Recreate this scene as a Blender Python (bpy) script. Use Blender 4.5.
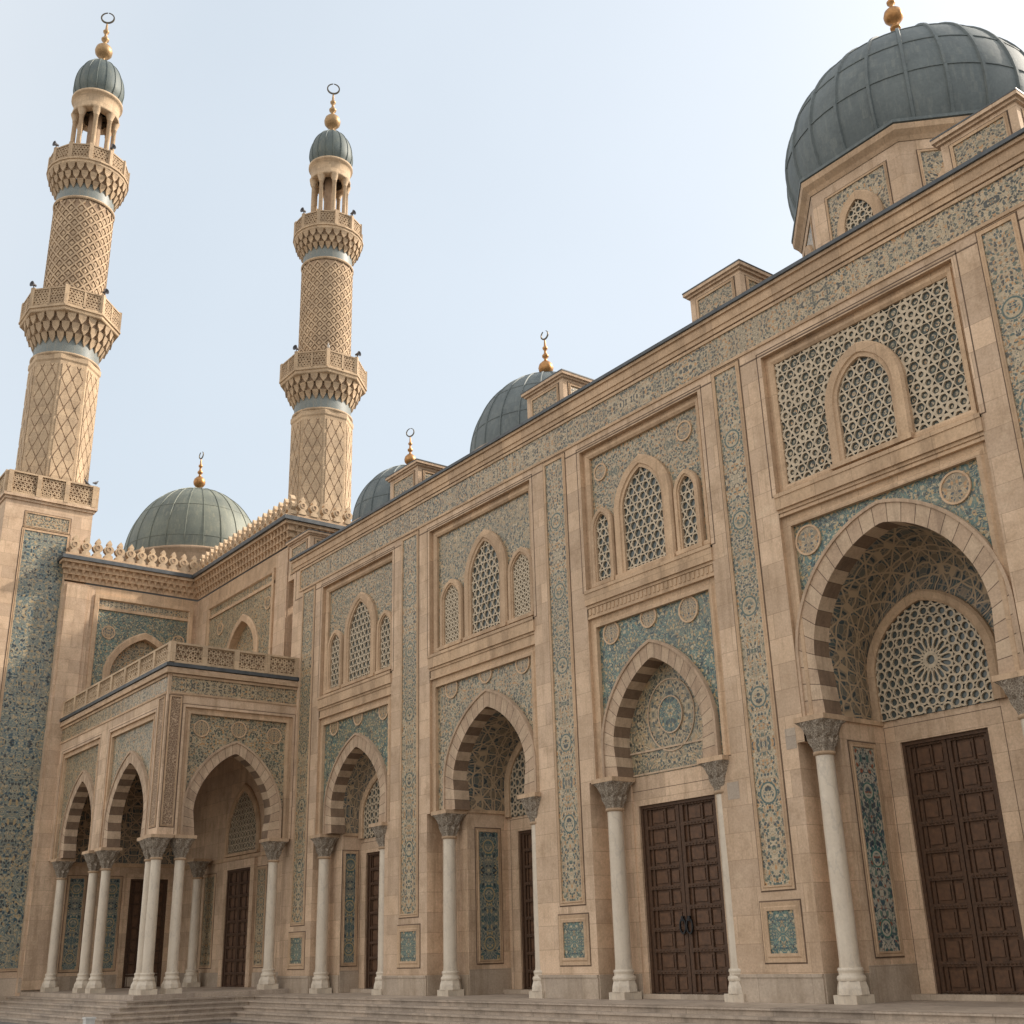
import bpy, math, random
from mathutils import Vector, Matrix
random.seed(7)
for o in list(bpy.data.objects): bpy.data.objects.remove(o)
SC = bpy.context.scene
COL = SC.collection
PI = math.pi

# ------------------------------------------------------------------ camera
YAW, PIT, ROLL, FPX = -0.91846365, 0.36160132, -0.02904169, 1161.47
cy, sy = math.cos(YAW), math.sin(YAW)
_f0 = Vector((sy, cy, 0)); _r0 = Vector((cy, -sy, 0)); _u0 = Vector((0, 0, 1))
_f = _f0*math.cos(PIT) + _u0*math.sin(PIT); _u = -_f0*math.sin(PIT) + _u0*math.cos(PIT)
_r = _r0*math.cos(ROLL) + _u*math.sin(ROLL); _u2 = -_r0*math.sin(ROLL) + _u*math.cos(ROLL)
cam_d = bpy.data.cameras.new('camera'); cam = bpy.data.objects.new('camera', cam_d); COL.objects.link(cam)
M = Matrix((( _r.x, _u2.x, -_f.x, 0), (_r.y, _u2.y, -_f.y, -18.0), (_r.z, _u2.z, -_f.z, 1.03), (0, 0, 0, 1)))
cam.matrix_world = M
cam_d.sensor_width = 36; cam_d.lens = 36*FPX/1024; cam_d.clip_start = .1; cam_d.clip_end = 6000
SC.camera = cam
# ------------------------------------------------------------------ light
SUN_TO = Vector((.36, .93, 0)).normalized(); ELEV = math.radians(36)
sdir = Vector((SUN_TO.x*math.cos(ELEV), SUN_TO.y*math.cos(ELEV), math.sin(ELEV)))
w = bpy.data.worlds.new('World'); SC.world = w; w.use_nodes = True
nt = w.node_tree; bg = nt.nodes['Background']
sky = nt.nodes.new('ShaderNodeTexSky'); sky.sky_type = 'NISHITA'; sky.sun_disc = False
sky.sun_elevation = ELEV; sky.sun_rotation = math.atan2(sdir.x, sdir.y)
sky.air_density = 1.0; sky.dust_density = 6.0; sky.ozone_density = .6
# a bright, hazy desert sky: the clear-sky model veiled by pale haze
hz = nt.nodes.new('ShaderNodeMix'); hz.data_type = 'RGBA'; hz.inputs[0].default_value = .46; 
# haze brightened opposite the sun, out of view, added to light the shaded facade
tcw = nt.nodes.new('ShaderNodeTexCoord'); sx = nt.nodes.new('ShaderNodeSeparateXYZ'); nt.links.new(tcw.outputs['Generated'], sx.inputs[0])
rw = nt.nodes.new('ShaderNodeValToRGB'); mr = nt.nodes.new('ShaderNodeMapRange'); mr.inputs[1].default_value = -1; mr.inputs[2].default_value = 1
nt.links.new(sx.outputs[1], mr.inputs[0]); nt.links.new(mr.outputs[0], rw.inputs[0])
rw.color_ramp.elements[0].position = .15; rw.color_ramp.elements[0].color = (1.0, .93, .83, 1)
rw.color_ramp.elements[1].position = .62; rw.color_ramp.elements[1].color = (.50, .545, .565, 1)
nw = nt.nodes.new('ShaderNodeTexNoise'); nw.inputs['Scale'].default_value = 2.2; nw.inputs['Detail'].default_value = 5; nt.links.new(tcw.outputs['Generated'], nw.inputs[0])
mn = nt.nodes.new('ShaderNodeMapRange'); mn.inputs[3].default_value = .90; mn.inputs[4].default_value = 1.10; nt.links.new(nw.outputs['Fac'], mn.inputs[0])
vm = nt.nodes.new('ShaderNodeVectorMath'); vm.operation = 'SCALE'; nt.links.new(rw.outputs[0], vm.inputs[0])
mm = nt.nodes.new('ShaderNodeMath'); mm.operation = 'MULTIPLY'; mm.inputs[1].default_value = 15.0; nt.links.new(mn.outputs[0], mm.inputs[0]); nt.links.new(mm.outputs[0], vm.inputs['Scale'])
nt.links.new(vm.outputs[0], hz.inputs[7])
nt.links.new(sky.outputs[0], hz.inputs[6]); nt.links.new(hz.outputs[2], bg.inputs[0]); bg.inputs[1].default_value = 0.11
sd = bpy.data.lights.new('sun', 'SUN'); sd.energy = 3.2; sd.angle = math.radians(2.0); sd.color = (1, .9, .78)
so = bpy.data.objects.new('sun', sd); COL.objects.link(so)
so.rotation_euler = (-sdir).to_track_quat('-Z', 'Y').to_euler(); so.location = (0, 30, 60)
SC.view_settings.view_transform = 'Standard'; SC.view_settings.look = 'None'
SC.view_settings.exposure = 0.58; SC.view_settings.gamma = 1.0

# ------------------------------------------------------------------ materials
def newmat(name):
    m = bpy.data.materials.new(name); m.use_nodes = True
    n = m.node_tree; p = n.nodes['Principled BSDF']
    return m, n, p
def N(n, t, **k):
    x = n.nodes.new(t)
    for a, b in k.items():
        if a == 'op': x.operation = b
        elif isinstance(a, str) and hasattr(x, a): setattr(x, a, b)
    return x
def L(n, a, b): n.links.new(a, b)
def math_(n, op, a, b=None, c=None):
    x = n.nodes.new('ShaderNodeMath'); x.operation = op
    for i, v in enumerate((a, b, c)):
        if v is None: continue
        if isinstance(v, (int, float)): x.inputs[i].default_value = v
        else: L(n, v, x.inputs[i])
    return x.outputs[0]
def mix(n, fac, a, b, bt='MIX'):
    x = n.nodes.new('ShaderNodeMix'); x.data_type = 'RGBA'; x.blend_type = bt
    for i, v in ((0, fac), (6, a), (7, b)):
        if isinstance(v, (int, float)): x.inputs[i].default_value = v
        elif isinstance(v, tuple): x.inputs[i].default_value = (*v, 1)
        else: L(n, v, x.inputs[i])
    return x.outputs[2]
def ramp(n, fac, stops, interp='LINEAR'):
    x = n.nodes.new('ShaderNodeValToRGB'); x.color_ramp.interpolation = interp
    e = x.color_ramp.elements
    while len(e) > 1: e.remove(e[-1])
    e[0].position, e[0].color = stops[0][0], (*stops[0][1], 1)
    for p, c in stops[1:]:
        q = e.new(p); q.color = (*c, 1)
    L(n, fac, x.inputs[0]); return x.outputs[0]
def noise(n, vec, sc, det=4, rough=.6):
    x = n.nodes.new('ShaderNodeTexNoise'); x.inputs['Scale'].default_value = sc
    x.inputs['Detail'].default_value = det; x.inputs['Roughness'].default_value = rough
    L(n, vec, x.inputs['Vector']); return x.outputs['Fac']
def bump(n, p, h, s=.3, d=.02):
    b = n.nodes.new('ShaderNodeBump'); b.inputs['Strength'].default_value = s; b.inputs['Distance'].default_value = d
    L(n, h, b.inputs['Height']); L(n, b.outputs[0], p.inputs['Normal'])
def stone(name, c1, c2, dark, bw=1.15, bh=.52, joint=.006, rough=.85, stain=.62, bumps=.35, joints=True, vein=False):
    m, n, p = newmat(name)
    tc = N(n, 'ShaderNodeTexCoord'); g = tc.outputs['Object']; uv = tc.outputs['UV']
    big = noise(n, g, .35, 5); mid = noise(n, g, 2.2, 6, .65); fin = noise(n, g, 22, 5, .7)
    # streaks run down the wall
    mp = N(n, 'ShaderNodeMapping'); L(n, g, mp.inputs[0]); mp.inputs['Scale'].default_value = (2.5, 2.5, .22)
    st = noise(n, mp.outputs[0], 1.0, 6, .7)
    c = mix(n, ramp(n, mid, [(.3, (0, 0, 0)), (.7, (1, 1, 1))]), c1, c2)
    if joints:
        br = N(n, 'ShaderNodeTexBrick'); L(n, uv, br.inputs['Vector'])
        br.inputs['Scale'].default_value = 1; br.inputs['Brick Width'].default_value = bw; br.inputs['Row Height'].default_value = bh
        br.inputs['Mortar Size'].default_value = joint; br.inputs['Mortar Smooth'].default_value = .3
        br.inputs['Color1'].default_value = (.68, .67, .68, 1); br.inputs['Color2'].default_value = (1.14, 1.12, 1.09, 1)
        br.inputs['Mortar'].default_value = (.38, .34, .30, 1); br.offset = .5; br.inputs['Bias'].default_value = .1
        c = mix(n, .62, c, br.outputs['Color'], 'MULTIPLY')
    c = mix(n, math_(n, 'MULTIPLY', ramp(n, st, [(.50, (0, 0, 0)), (.68, (1, 1, 1))]), stain), c, dark)
    # blotches of lichen-brown weathering and paler salt bloom, at two sizes, and fine pitting
    bl = noise(n, g, 1.3, 8, .75); pb = noise(n, g, 3.1, 7, .7); sc_ = noise(n, g, 5.5, 8, .8)
    c = mix(n, math_(n, 'MULTIPLY', ramp(n, bl, [(.52, (0, 0, 0)), (.66, (1, 1, 1))]), stain*.75), c, dark)
    c = mix(n, math_(n, 'MULTIPLY', ramp(n, pb, [(.56, (0, 0, 0)), (.72, (1, 1, 1))]), stain*.6), c, tuple(min(.8, x*1.22) for x in c1))
    c = mix(n, math_(n, 'MULTIPLY', ramp(n, sc_, [(.60, (0, 0, 0)), (.66, (1, 1, 1))]), stain*.5), c, tuple(x*.75 for x in dark))
    c = mix(n, math_(n, 'MULTIPLY', ramp(n, big, [(.4, (0, 0, 0)), (.7, (1, 1, 1))]), stain*.55), c, dark)
    c = mix(n, .15 if vein else .45, c, ramp(n, fin, [(.3, (.60, .60, .60)), (.7, (1.3, 1.3, 1.3))]), 'MULTIPLY')
    if vein:
        mv = N(n, 'ShaderNodeMapping'); L(n, g, mv.inputs[0]); mv.inputs['Rotation'].default_value = (.5, .4, 0); mv.inputs['Scale'].default_value = (1.6, 1.6, .7)
        nv = noise(n, mv.outputs[0], 1.6, 7, .65); q = math_(n, 'ABSOLUTE', math_(n, 'SUBTRACT', nv, .5))
        c = mix(n, math_(n, 'MULTIPLY', ramp(n, q, [(.0, (1, 1, 1)), (.03, (0, 0, 0))]), .35), c, (.34, .30, .26))
    L(n, c, p.inputs['Base Color']); p.inputs['Roughness'].default_value = rough
    h = math_(n, 'ADD', math_(n, 'MULTIPLY', fin, .5), mid)
    bump(n, p, h, bumps, .02)
    return m
STONE = stone('sandstone', (.70, .52, .37), (.575, .415, .28), (.30, .20, .12))
TRIM = stone('sandstone_trim', (.63, .45, .295), (.50, .345, .215), (.27, .18, .11), bw=.9, bh=3.0, stain=.5)
LIGHT = stone('pale_voussoir_stone', (.61, .46, .32), (.51, .37, .25), (.26, .18, .12), joints=False)
MIDV = stone('tan_voussoir_stone', (.55, .40, .275), (.46, .325, .22), (.22, .15, .1), joints=False)
DARKV = stone('brown_voussoir_stone', (.255, .17, .11), (.19, .125, .08), (.11, .075, .05), joints=False)
JOINT_AND_SHADE = stone('dark_joint_and_shade_line', (.19, .125, .08), (.14, .09, .06), (.05, .035, .025), joints=False)  # voussoir joints, and the groove shade painted round panels and strips
SHAFT = stone('column_marble', (.68, .59, .47), (.58, .49, .38), (.33, .26, .19), joints=False, rough=.38, stain=.25, bumps=.03, vein=True)
MARBLE = stone('grey_marble', (.50, .44, .37), (.42, .36, .29), (.25, .21, .175), bw=1.6, bh=.9, rough=.45, stain=.35, bumps=.06)
PLINTH = stone('weathered_plinth_stone', (.50, .41, .32), (.40, .32, .245), (.24, .18, .12), bw=1.3, bh=.6, rough=.6, stain=.5)
STEP = stone('step_stone', (.52, .43, .345), (.41, .33, .26), (.19, .15, .115), bw=2.1, bh=5.0, joint=.01, rough=.6, stain=.6)
MINST = stone('minaret_sandstone', (.63, .475, .315), (.50, .365, .235), (.24, .165, .10), bw=.8, bh=.4, stain=.4)
MINDK = stone('minaret_groove_shade', (.46, .325, .215), (.36, .25, .165), (.20, .135, .085), joints=False)  # darker copy of the minaret stone, shade painted into grooves and recesses

def carved(name, c1, c2, hole, scale=9, rough=.9, thr=.12, dist=.04):
    """stone cut with scrolling relief: the hollows are deep, their shade painted in a darker colour"""
    m, n, p = newmat(name)
    tc = N(n, 'ShaderNodeTexCoord'); uv = tc.outputs['UV']
    nz = N(n, 'ShaderNodeTexNoise'); nz.inputs['Scale'].default_value = 2.5; L(n, uv, nz.inputs['Vector'])
    v = N(n, 'ShaderNodeVectorMath'); v.operation = 'MULTIPLY_ADD'; L(n, nz.outputs['Color'], v.inputs[0]); v.inputs[1].default_value = (.10, .10, .1); L(n, uv, v.inputs[2])
    vo = N(n, 'ShaderNodeTexVoronoi', feature='DISTANCE_TO_EDGE'); vo.inputs['Scale'].default_value = scale; L(n, v.outputs[0], vo.inputs['Vector'])
    f = ramp(n, vo.outputs['Distance'], [(thr*.6, (1, 1, 1)), (thr*1.3, (0, 0, 0))])
    fine = noise(n, uv, 30, 4)
    c = mix(n, fine, c1, c2); c = mix(n, f, hole, c)
    L(n, c, p.inputs['Base Color']); p.inputs['Roughness'].default_value = rough
    bump(n, p, f, .9, dist); return m
CARVED = carved('carved_sandstone', (.56, .40, .27), (.46, .32, .21), (.25, .165, .105), 15)
CARVCAP = carved('carved_grey_capital', (.47, .395, .31), (.36, .30, .235), (.23, .185, .14), 19)

def tile(name, ground, blobs, vine, scale=12.0, period=1.15, size=.40, half=None, ring=None, vsc=5.5, vw=.10, frame=None, rough=.38, dirt=.3):
    """glazed mosaic: mirrored scrollwork of curling stems and small leaves of several glazes on a pale ground"""
    m, n, p = newmat(name)
    tc = N(n, 'ShaderNodeTexCoord'); uv = tc.outputs['UV']
    s = N(n, 'ShaderNodeSeparateXYZ'); L(n, uv, s.inputs[0])
    ax = math_(n, 'PINGPONG', s.outputs[0], half) if half else math_(n, 'ABSOLUTE', s.outputs[0])
    pz = math_(n, 'PINGPONG', s.outputs[1], period)
    dr = math_(n, 'MULTIPLY', math_(n, 'FLOOR', math_(n, 'DIVIDE', s.outputs[1], period*2)), 3.7)
    cb = N(n, 'ShaderNodeCombineXYZ'); L(n, ax, cb.inputs[0]); L(n, pz, cb.inputs[1]); L(n, dr, cb.inputs[2])
    V = cb.outputs[0]
    for sc, am in ((2.0, .25), (8.0, .085)):
        nz = N(n, 'ShaderNodeTexNoise'); nz.inputs['Scale'].default_value = sc; nz.inputs['Detail'].default_value = 1.0; L(n, cb.outputs[0], nz.inputs['Vector'])
        v = N(n, 'ShaderNodeVectorMath'); v.operation = 'MULTIPLY_ADD'; L(n, nz.outputs['Color'], v.inputs[0]); v.inputs[1].default_value = (am, am, 0); L(n, V, v.inputs[2]); V = v.outputs[0]
    # ground, drifting between two glazes
    g1 = noise(n, V, 3.0, 2)
    c = mix(n, ramp(n, g1, [(.42, (0, 0, 0)), (.58, (1, 1, 1))]), ground[0], ground[1])
    # curling stems: contour lines of a smooth field
    nv = noise(n, V, vsc, 0, .5)
    fr = math_(n, 'FRACT', math_(n, 'MULTIPLY', nv, 6.0)); dd = math_(n, 'ABSOLUTE', math_(n, 'SUBTRACT', fr, .5))
    stem = ramp(n, dd, [(vw, (1, 1, 1)), (vw*1.6, (0, 0, 0))]); c = mix(n, stem, c, vine)
    # leaves and blossoms
    def dots(c, sc, sz, ch):
        x = N(n, 'ShaderNodeTexVoronoi', feature='F1'); x.inputs['Scale'].default_value = sc; x.inputs['Randomness'].default_value = .9; L(n, V, x.inputs['Vector'])
        cs = N(n, 'ShaderNodeSeparateXYZ'); L(n, x.outputs['Color'], cs.inputs[0])
        pal = ramp(n, cs.outputs[ch], [(i/len(blobs), b) for i, b in enumerate(blobs)], 'CONSTANT')
        mk = ramp(n, x.outputs['Distance'], [(sz*.86, (1, 1, 1)), (sz*1.08, (0, 0, 0))])
        return mix(n, mk, c, pal), mk
    c, m1_ = dots(c, scale, size, 0); c, m2_ = dots(c, scale*1.9, size*.62, 1)
    if ring:
        cc = N(n, 'ShaderNodeCombineXYZ'); L(n, ax, cc.inputs[0]); L(n, pz, cc.inputs[1])
        vl = N(n, 'ShaderNodeVectorMath'); vl.operation = 'LENGTH'; L(n, cc.outputs[0], vl.inputs[0]); d_ = vl.outputs['Value']
        for rr, cl in ((ring, blobs[1]), (ring*.8, ground[0])):
            q = math_(n, 'ABSOLUTE', math_(n, 'SUBTRACT', d_, rr)); c = mix(n, ramp(n, q, [(.012, (1, 1, 1)), (.024, (0, 0, 0))]), c, cl)
    big = noise(n, tc.outputs['Object'], .8, 4); fin = noise(n, tc.outputs['Object'], 34, 3)
    c = mix(n, math_(n, 'MULTIPLY', ramp(n, big, [(.4, (0, 0, 0)), (.7, (1, 1, 1))]), dirt), c, (.26, .19, .12))
    c = mix(n, .4, c, ramp(n, fin, [(.3, (.65, .65, .65)), (.7, (1.2, 1.2, 1.2))]), 'MULTIPLY')
    L(n, c, p.inputs['Base Color']); p.inputs['Roughness'].default_value = rough
    bump(n, p, math_(n, 'ADD', m1_, math_(n, 'MULTIPLY', fin, .3)), .3, .012)
    return m
def cells(name, cols, line, scale, lw, half, rough=.5):
    """interlaced net of plain bands over dark glazed cells"""
    m, n, p = newmat(name); tc = N(n, 'ShaderNodeTexCoord'); s = N(n, 'ShaderNodeSeparateXYZ'); L(n, tc.outputs['UV'], s.inputs[0])
    cb = N(n, 'ShaderNodeCombineXYZ'); L(n, math_(n, 'PINGPONG', s.outputs[0], half), cb.inputs[0]); L(n, math_(n, 'PINGPONG', s.outputs[1], half*1.3), cb.inputs[1])
    def v(sc, f, r):
        x = N(n, 'ShaderNodeTexVoronoi', feature=f); x.inputs['Scale'].default_value = sc; x.inputs['Randomness'].default_value = r; L(n, cb.outputs[0], x.inputs['Vector']); return x
    f1 = v(scale*2.2, 'F1', .8); cs = N(n, 'ShaderNodeSeparateXYZ'); L(n, f1.outputs['Color'], cs.inputs[0])
    c = ramp(n, cs.outputs[0], [(i/len(cols), q) for i, q in enumerate(cols)], 'CONSTANT')
    e2 = ramp(n, v(scale*2.2, 'DISTANCE_TO_EDGE', .8).outputs['Distance'], [(.05, (1, 1, 1)), (.09, (0, 0, 0))]); c = mix(n, math_(n, 'MULTIPLY', e2, .5), c, line)
    e = ramp(n, v(scale, 'DISTANCE_TO_EDGE', .45).outputs['Distance'], [(lw, (1, 1, 1)), (lw*1.35, (0, 0, 0))]); c = mix(n, e, c, line)
    # a second net of straight lattice bars laid diagonally
    for sg in (1, -1):
        q = math_(n, 'ADD', s.outputs[0], math_(n, 'MULTIPLY', s.outputs[1], sg)); q = math_(n, 'PINGPONG', q, .42)
        c = mix(n, ramp(n, q, [(.022, (1, 1, 1)), (.035, (0, 0, 0))]), c, line)
    L(n, c, p.inputs['Base Color']); p.inputs['Roughness'].default_value = rough; bump(n, p, e, .5, .02); return m
CR = (.52, .43, .30)
DB, TL, OC, NV, GN, TN = (.050, .052, .045), (.045, .12, .12), (.46, .25, .10), (.050, .068, .072), (.09, .15, .115), (.42, .29, .17)
T_FRIEZE = tile('frieze_mosaic', [(.45, .355, .225), (.33, .275, .18)], [DB, (.11, .12, .09), OC, (.07, .08, .072), TN, (.17, .16, .12), DB], (.54, .43, .29), 15.0, 1.0, .50, vsc=7)
T_STRIP = tile('strip_mosaic', [(.46, .365, .235), (.34, .28, .185)], [NV, (.075, .12, .105), OC, DB, (.11, .14, .105), TN, (.06, .10, .10)], (.55, .44, .30), 15.5, .95, .50, ring=.20, vsc=7)
T_TEAL = tile('teal_mosaic', [(.085, .165, .155), (.06, .105, .105)], [(.46, .33, .16), (.03, .05, .055), (.14, .22, .18), (.44, .37, .24), (.05, .09, .10), (.36, .25, .13), (.46, .40, .27)], (.30, .28, .18), 14.5, 1.2, .48, vsc=7, vw=.09)
T_GOLD = tile('ochre_mosaic', [(.34, .27, .165), (.22, .205, .145)], [(.08, .10, .09), (.46, .31, .16), DB, (.14, .15, .11), TN, (.10, .12, .11)], (.54, .42, .27), 14, 1.2, .47)
T_GREY = tile('grey_green_mosaic', [(.43, .345, .225), (.28, .25, .175)], [(.07, .082, .07), (.11, .13, .095), OC, DB, (.13, .15, .12), TN], (.52, .42, .28), 15, 1.1, .50, vsc=7)
T_BLUE = tile('blue_tower_mosaic', [(.14, .185, .175), (.22, .235, .195)], [(.44, .35, .22), (.025, .035, .045), (.04, .09, .12), (.40, .29, .15), (.03, .05, .06), (.20, .20, .15)], (.40, .35, .24), 9.0, 1.3, .46, vsc=3.6, vw=.09)
T_RICH = tile('niche_panel_mosaic', [(.48, .44, .35), (.34, .34, .29)], [(.03, .06, .09), (.03, .16, .135), (.05, .10, .12), (.30, .09, .045), (.02, .04, .06), (.03, .12, .12), (.10, .19, .16), (.035, .08, .12)], (.08, .13, .14), 11.0, .62, .50, ring=.15, vsc=4.5, vw=.07)
T_NICHE = tile('blue_niche_mosaic', [(.10, .155, .165), (.19, .21, .18)], [(.03, .06, .085), (.42, .33, .17), (.04, .10, .13), (.02, .04, .055), (.44, .38, .25), (.05, .13, .13)], (.36, .33, .24), 10.0, .62, .46, ring=.17)
T_VAULT = cells('vault_mosaic', [(.05, .075, .085), (.13, .13, .11), (.035, .055, .065), (.20, .16, .11), (.07, .10, .10)], (.44, .325, .21), 3.6, .06, .62)
T_MED = tile('medallion_mosaic', [(.40, .295, .175), (.29, .22, .14)], [(.10, .12, .11), (.44, .25, .11), (.06, .08, .09), (.24, .2, .13)], (.48, .36, .22), 16, .3, .46, half=.3)
def plain(name, c, rough=.7, metal=0, var=.3, scale=8, bumpv=.1):
    m, n, p = newmat(name); tc = N(n, 'ShaderNodeTexCoord'); g = tc.outputs['Object']
    f = noise(n, g, scale, 5); cc = mix(n, var, c, ramp(n, f, [(.3, tuple(x*.45 for x in c)), (.7, tuple(min(1, x*1.6) for x in c))]))
    L(n, cc, p.inputs['Base Color']); p.inputs['Roughness'].default_value = rough; p.inputs['Metallic'].default_value = metal
    bump(n, p, f, bumpv, .01); return m
WOOD = plain('dark_walnut_wood', (.070, .034, .016), .7, 0, .6, 14)
WOODP = plain('worn_door_panel_wood', (.098, .047, .022), .65, 0, .6, 9)
IRON = plain('black_iron', (.02, .02, .022), .4, .6, .3, 30)
GLASS2 = plain('dim_lattice_backing', (.085, .098, .088), .6, 0, .5, 6, .02)
GLASS = plain('dark_window_recess', (.07, .085, .082), .25, 0, .4, 3, .02)
LATT = plain('pale_lattice_stone', (.50, .41, .295), .8, 0, .4, 14)
LATT2 = plain('tan_lattice_stone', (.42, .34, .24), .8, 0, .4, 14)
GOLD = plain('gilded_copper', (.40, .21, .085), .42, .8, .5, 9)
BRONZE = plain('aged_bronze', (.36, .235, .12), .5, .6, .5, 14)
LEAD = plain('lead_flashing', (.075, .083, .09), .5, .2, .5, 4)
SPK = plain('weathered_horn_speaker', (.10, .10, .11), .5, .2, .3, 20)
DKBR = plain('darkened_bronze', (.11, .09, .06), .5, .5, .5, 14)
def domemat(name, c1, c2, streak, rough=.48, metal=.35):
    m, n, p = newmat(name); tc = N(n, 'ShaderNodeTexCoord'); uv = tc.outputs['UV']; g = tc.outputs['Object']
    mp = N(n, 'ShaderNodeMapping'); L(n, uv, mp.inputs[0]); mp.inputs['Scale'].default_value = (5, .5, 1)
    s = noise(n, mp.outputs[0], 1.2, 6, .7); b = noise(n, g, .9, 5); f = noise(n, g, 14, 4)
    c = mix(n, ramp(n, b, [(.35, (0, 0, 0)), (.65, (1, 1, 1))]), c1, c2)
    c = mix(n, math_(n, 'MULTIPLY', ramp(n, s, [(.5, (0, 0, 0)), (.72, (1, 1, 1))]), .6), c, streak)
    c = mix(n, .4, c, ramp(n, f, [(.3, (.7, .7, .7)), (.7, (1.2, 1.2, 1.2))]), 'MULTIPLY')
    L(n, c, p.inputs['Base Color']); p.inputs['Roughness'].default_value = rough; p.inputs['Metallic'].default_value = metal
    bump(n, p, math_(n, 'ADD', s, f), .12, .02); return m
DOME_M = domemat('slate_lead_dome', (.14, .165, .167), (.10, .12, .123), (.22, .235, .215), .62, .15)
DOME_G = domemat('green_patina_dome', (.20, .22, .18), (.135, .155, .135), (.33, .32, .24), .6, .15)
DOME_S = domemat('minaret_copper_cap', (.085, .11, .112), (.115, .14, .13), (.22, .215, .165), .6, .15)
TEALB = domemat('blue_glazed_collar', (.13, .165, .17), (.20, .22, .205), (.36, .29, .20), .5, 0)
def groundmat():
    m, n, p = newmat('plaza_paving'); tc = N(n, 'ShaderNodeTexCoord'); g = tc.outputs['Object']
    br = N(n, 'ShaderNodeTexBrick'); L(n, g, br.inputs['Vector']); br.inputs['Scale'].default_value = 1
    br.inputs['Brick Width'].default_value = 1.2; br.inputs['Row Height'].default_value = .6; br.inputs['Mortar Size'].default_value = .008
    br.inputs['Color1'].default_value = (.165, .15, .135, 1); br.inputs['Color2'].default_value = (.215, .20, .18, 1); br.inputs['Mortar'].default_value = (.11, .1, .09, 1)
    b = noise(n, g, .5, 5); f = noise(n, g, 9, 5)
    c = mix(n, .5, br.outputs['Color'], ramp(n, b, [(.3, (.6, .6, .6)), (.7, (1.2, 1.2, 1.2))]), 'MULTIPLY')
    c = mix(n, .4, c, ramp(n, f, [(.3, (.7, .7, .7)), (.7, (1.2, 1.2, 1.2))]), 'MULTIPLY')
    L(n, c, p.inputs['Base Color']); p.inputs['Roughness'].default_value = .8; bump(n, p, f, .2, .01); return m
GROUND = groundmat()

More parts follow.
